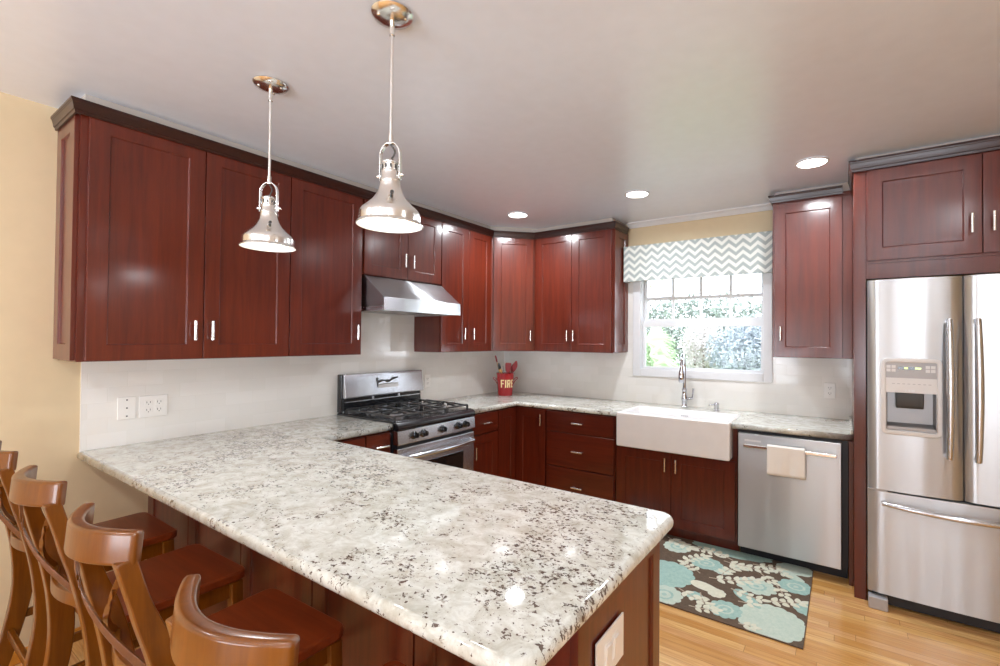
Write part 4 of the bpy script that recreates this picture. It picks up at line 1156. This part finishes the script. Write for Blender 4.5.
# ------------------------------------------------------------------ bar stools
def make_stool(label, x, y, rz=0):
    r = thing('bar_stool', label, 'stool', (x, y, 0), rz, 'bar stools along the breakfast counter')
    W = M['stool']
    def SP(nm, bm, m=W, par=None, bevel=.004, **k): return obj(nm, bm, m, par or r, bevel=bevel, **k)
    # seat: front toward +y
    zt = .622
    out = []
    base_pts = [(-.190, -.205), (.190, -.205), (.207, .205), (-.207, .205)]; n = 4
    for i, p in enumerate(base_pts):
        P = Vector(p); a = (Vector(base_pts[i-1])-P).normalized(); b = (Vector(base_pts[(i+1)%4])-P).normalized(); rr = .035; c = P+a*rr+b*rr
        for k in range(6):
            t = k/5*PI/2; q = c-b*rr*math.cos(t)-a*rr*math.sin(t); out.append((q.x, q.y))
    bm = B(); prism(bm, out, zt-.032, zt); SP('seat', bm, M['seat'], bevel=.007, seg=3)
    bm = B()
    box(bm, -.175, .155, .53, .175, .175, .589); box(bm, -.18, -.175, .53, .18, -.155, .589)
    box(bm, -.185, -.155, .53, -.165, .155, .589); box(bm, .165, -.155, .53, .185, .155, .589)
    SP('apron', bm, bevel=.002)
    # front legs
    for s in (-1, 1):
        bm = B(); strip(bm, [(s*.198, .190, 0), (s*.186, .178, .30), (s*.182, .168, .589)], (1, 0, 0), [.032, .037, .040], [.032, .037, .040]); SP('leg', bm)
    # rear posts: one curved piece from floor to crest
    for s in (-1, 1):
        pts = spline([(s*.200, -.295, 0), (s*.198, -.245, .20), (s*.196, -.205, .42), (s*.186, -.210, .60), (s*.176, -.240, .76), (s*.158, -.275, .88), (s*.150, -.306, 1.003)], 6)
        m = len(pts)
        w_ = [.030+.006*math.sin(PI*k/(m-1)) for k in range(m)]
        t_ = [.036+.026*math.sin(PI*min(1, k/(m-1)*1.15)) for k in range(m)]
        bm = B(); strip(bm, pts, (1, 0, 0), w_, t_); SP('rear_post', bm)
    # crest rail, curved in plan, bowed away from the sitter
    pts = [(-.163+.326*k/24, -.284-.058*math.sin(PI*k/24)**.9, 1.025) for k in range(25)]
    bm = B(); strip(bm, pts, (0, 0.08, 1), .072, [.026+.004*math.sin(PI*k/24) for k in range(25)]); SP('crest_rail', bm, bevel=.008, seg=3)
    # crossing slats
    for s in (-1, 1):
        pts = spline([(s*.132, -.308, .980), (s*.065, -.312, .885), (-s*.03, -.288, .800), (-s*.158, -.236, .715)], 6)
        bm = B(); strip(bm, [Vector(p)+Vector((0, .007*s, 0)) for p in pts], (s*.62, 0, .78) , .030, .011)
        SP('cross_slat', bm, bevel=.002)
    pts = [(-.172+.344*k/16, -.222-.034*math.sin(PI*k/16), .690) for k in range(17)]
    bm = B(); strip(bm, pts, (0, 0, 1), .040, .016); SP('lower_back_rail', bm, bevel=.003)
    # stretchers
    for nm, a, b in (('foot_rest', (-.19, .185, .20), (.19, .185, .20)), ('stretcher', (-.196, -.235, .26), (.196, -.235, .26)), ('stretcher', (-.194, -.222, .32), (-.190, .176, .32)), ('stretcher', (.194, -.222, .32), (.190, .176, .32))):
        bm = B(); strip(bm, [a, b], (0, 0, 1), .032, .018); SP(nm, bm, bevel=.003)
    return r
SY = -3.405
st = make_stool('cherry stained cross back bar stool furthest from the camera, nearest the beige wall', .455, SY)
for i, (x, dy, rz, lab) in enumerate(((1.075, 0, .03, 'cherry stained cross back bar stool, second from the beige wall'), (1.682, 0, .03, 'cherry stained cross back bar stool, third from the beige wall'), (2.312, -.005, .02, 'cherry stained cross back bar stool nearest the camera, cropped by the bottom edge'))):
    c = copy_tree(st); c.location = (x, SY+dy, 0); c.rotation_euler = (0, 0, rz); c['label'] = lab

# ------------------------------------------------------------------ garden outside the window
struct('ground', bx(-12, .14, -.25, 16, 30, -.15), M['grass'])
def leaves(bm, c, rad, n, size, squash=1.0, seed=0):
    rnd = random.Random(seed)
    for _ in range(n):
        while True:
            p = Vector((rnd.uniform(-1, 1), rnd.uniform(-1, 1), rnd.uniform(-1, 1)))
            if .25 < p.length < 1: break
        p = Vector((p.x*rad[0], p.y*rad[1], p.z*rad[2]))*(.75+.35*rnd.random())+Vector(c)
        d = Vector((rnd.gauss(0, 1), rnd.gauss(0, 1), rnd.gauss(0, 1))).normalized(); e = d.orthogonal().normalized(); e.rotate(Matrix.Rotation(rnd.random()*6.28, 3, d))
        s = size*(.6+.8*rnd.random()); f = d.cross(e)
        vs_ = [bm.verts.new(p+q) for q in (e*s, f*s*.42, -e*s, -f*s*.42)]
        bm.faces.new(vs_)
def bush(label, c, rad, n, size, mat, cat='bush', name='garden_bush', seed=1):
    r = thing(name, label, cat, (c[0], c[1], -.15)); o = Vector((c[0], c[1], -.15))
    bm = B(); leaves(bm, Vector(c)-o, rad, n, size, seed=seed); obj('foliage', bm, mat, r)
    bm = B(); rnd = random.Random(seed)
    for k in range(5):
        a = 2*PI*k/5; tube(bm, [(0, 0, 0), (rad[0]*.25*math.cos(a), rad[1]*.25*math.sin(a), (c[2]+.15)*.6), (rad[0]*.5*math.cos(a), rad[1]*.5*math.sin(a), c[2]+.15+rad[2]*.3)], [.04, .03, .012], 6)
    obj('stem', bm, M['bark'], r)
bush('large blue green shrub filling the right of the window view', (1.95, 4.2, 1.25), (.80, .6, .62), 9000, .034, M['foliage_blue'], seed=3)
bush('pale blossoming shrub in the middle of the window view', (.92, 4.9, 1.3), (.42, .4, .62), 4500, .028, M['foliage_pink'], seed=4)
bush('bright green shrub left of the blossoming shrub', (.42, 3.8, 1.15), (.34, .35, .52), 4500, .028, M['foliage_green'], seed=5)
bush('distant pale hedge behind the garden shrubs', (-.3, 8.5, 1.5), (3.4, .8, 1.25), 9000, .07, M['hedge'], 'hedge', 'hedge', seed=6)
# palm
pm = thing('fan_palm', 'pale palm fronds at the lower left of the window view', 'plant', (1.18, 2.0, -.15))
bm = B(); rnd = random.Random(8)
for fcx, fcz, a0 in ((-.25, 1.42, .3), (-.3, 1.62, .2), (-.2, 1.30, .0)):
    for k in range(16):
        a = a0-1.1+k*.14; L_ = .42
        c0 = Vector((fcx, .0, fcz)); d = Vector((math.cos(a), .25*math.sin(k), math.sin(a)*.9)); tip = c0+d*L_; tip.z -= .10
        md = c0+d*L_*.55; n_ = Vector((-math.sin(a), 0, math.cos(a)))*.018
        v = [bm.verts.new(p) for p in (c0, md+n_, tip, md-n_)]; bm.faces.new(v)
obj('fronds', bm, M['palm'], pm)
bm = B(); tube(bm, [(-.30, .0, 0), (-.31, .02, .6), (-.30, 0, 1.25)], [.06, .05, .02], 8); obj('trunk', bm, M['bark'], pm)
# bare branches top left, utility wires
tr = thing('garden_tree', 'thin tree with sparse branches at the upper left of the window view', 'tree', (-1.5, 6.0, -.15))
bm = B(); rnd = random.Random(11)
def branch(p, d, L_, r_, dep):
    q = p+d*L_; tube(bm, [p, (p+q)/2+Vector((rnd.uniform(-.05, .05), 0, rnd.uniform(-.05, .05)))*L_, q], [r_, r_*.8, r_*.55], 5)
    if dep:
        for _ in range(3):
            e = (d+Vector((rnd.uniform(-.8, .8), rnd.uniform(-.4, .4), rnd.uniform(-.3, .6)))).normalized(); branch(q, e, L_*.72, r_*.55, dep-1)
branch(Vector((0, 0, 0)), Vector((.05, 0, 1)), 1.9, .06, 4)
obj('branches', bm, M['bark'], tr)
bm = B(); leaves(bm, (0.4, 0, 3.1), (.9, .6, .5), 500, .05, seed=12); obj('foliage', bm, M['foliage_green'], tr)
for z, lab in ((3.2, 'thin utility cable crossing the sky, upper one'), (2.95, 'thin utility cable crossing the sky, lower one')):
    bm = B(); tube(bm, spline([(-9, 11, z-.5), (-3, 11, z-.35), (3, 11, z+.05), (10, 11, z+.7)], 6), .015, 5); tag(obj('utility_cable', bm, M['cable']), lab, 'cable')
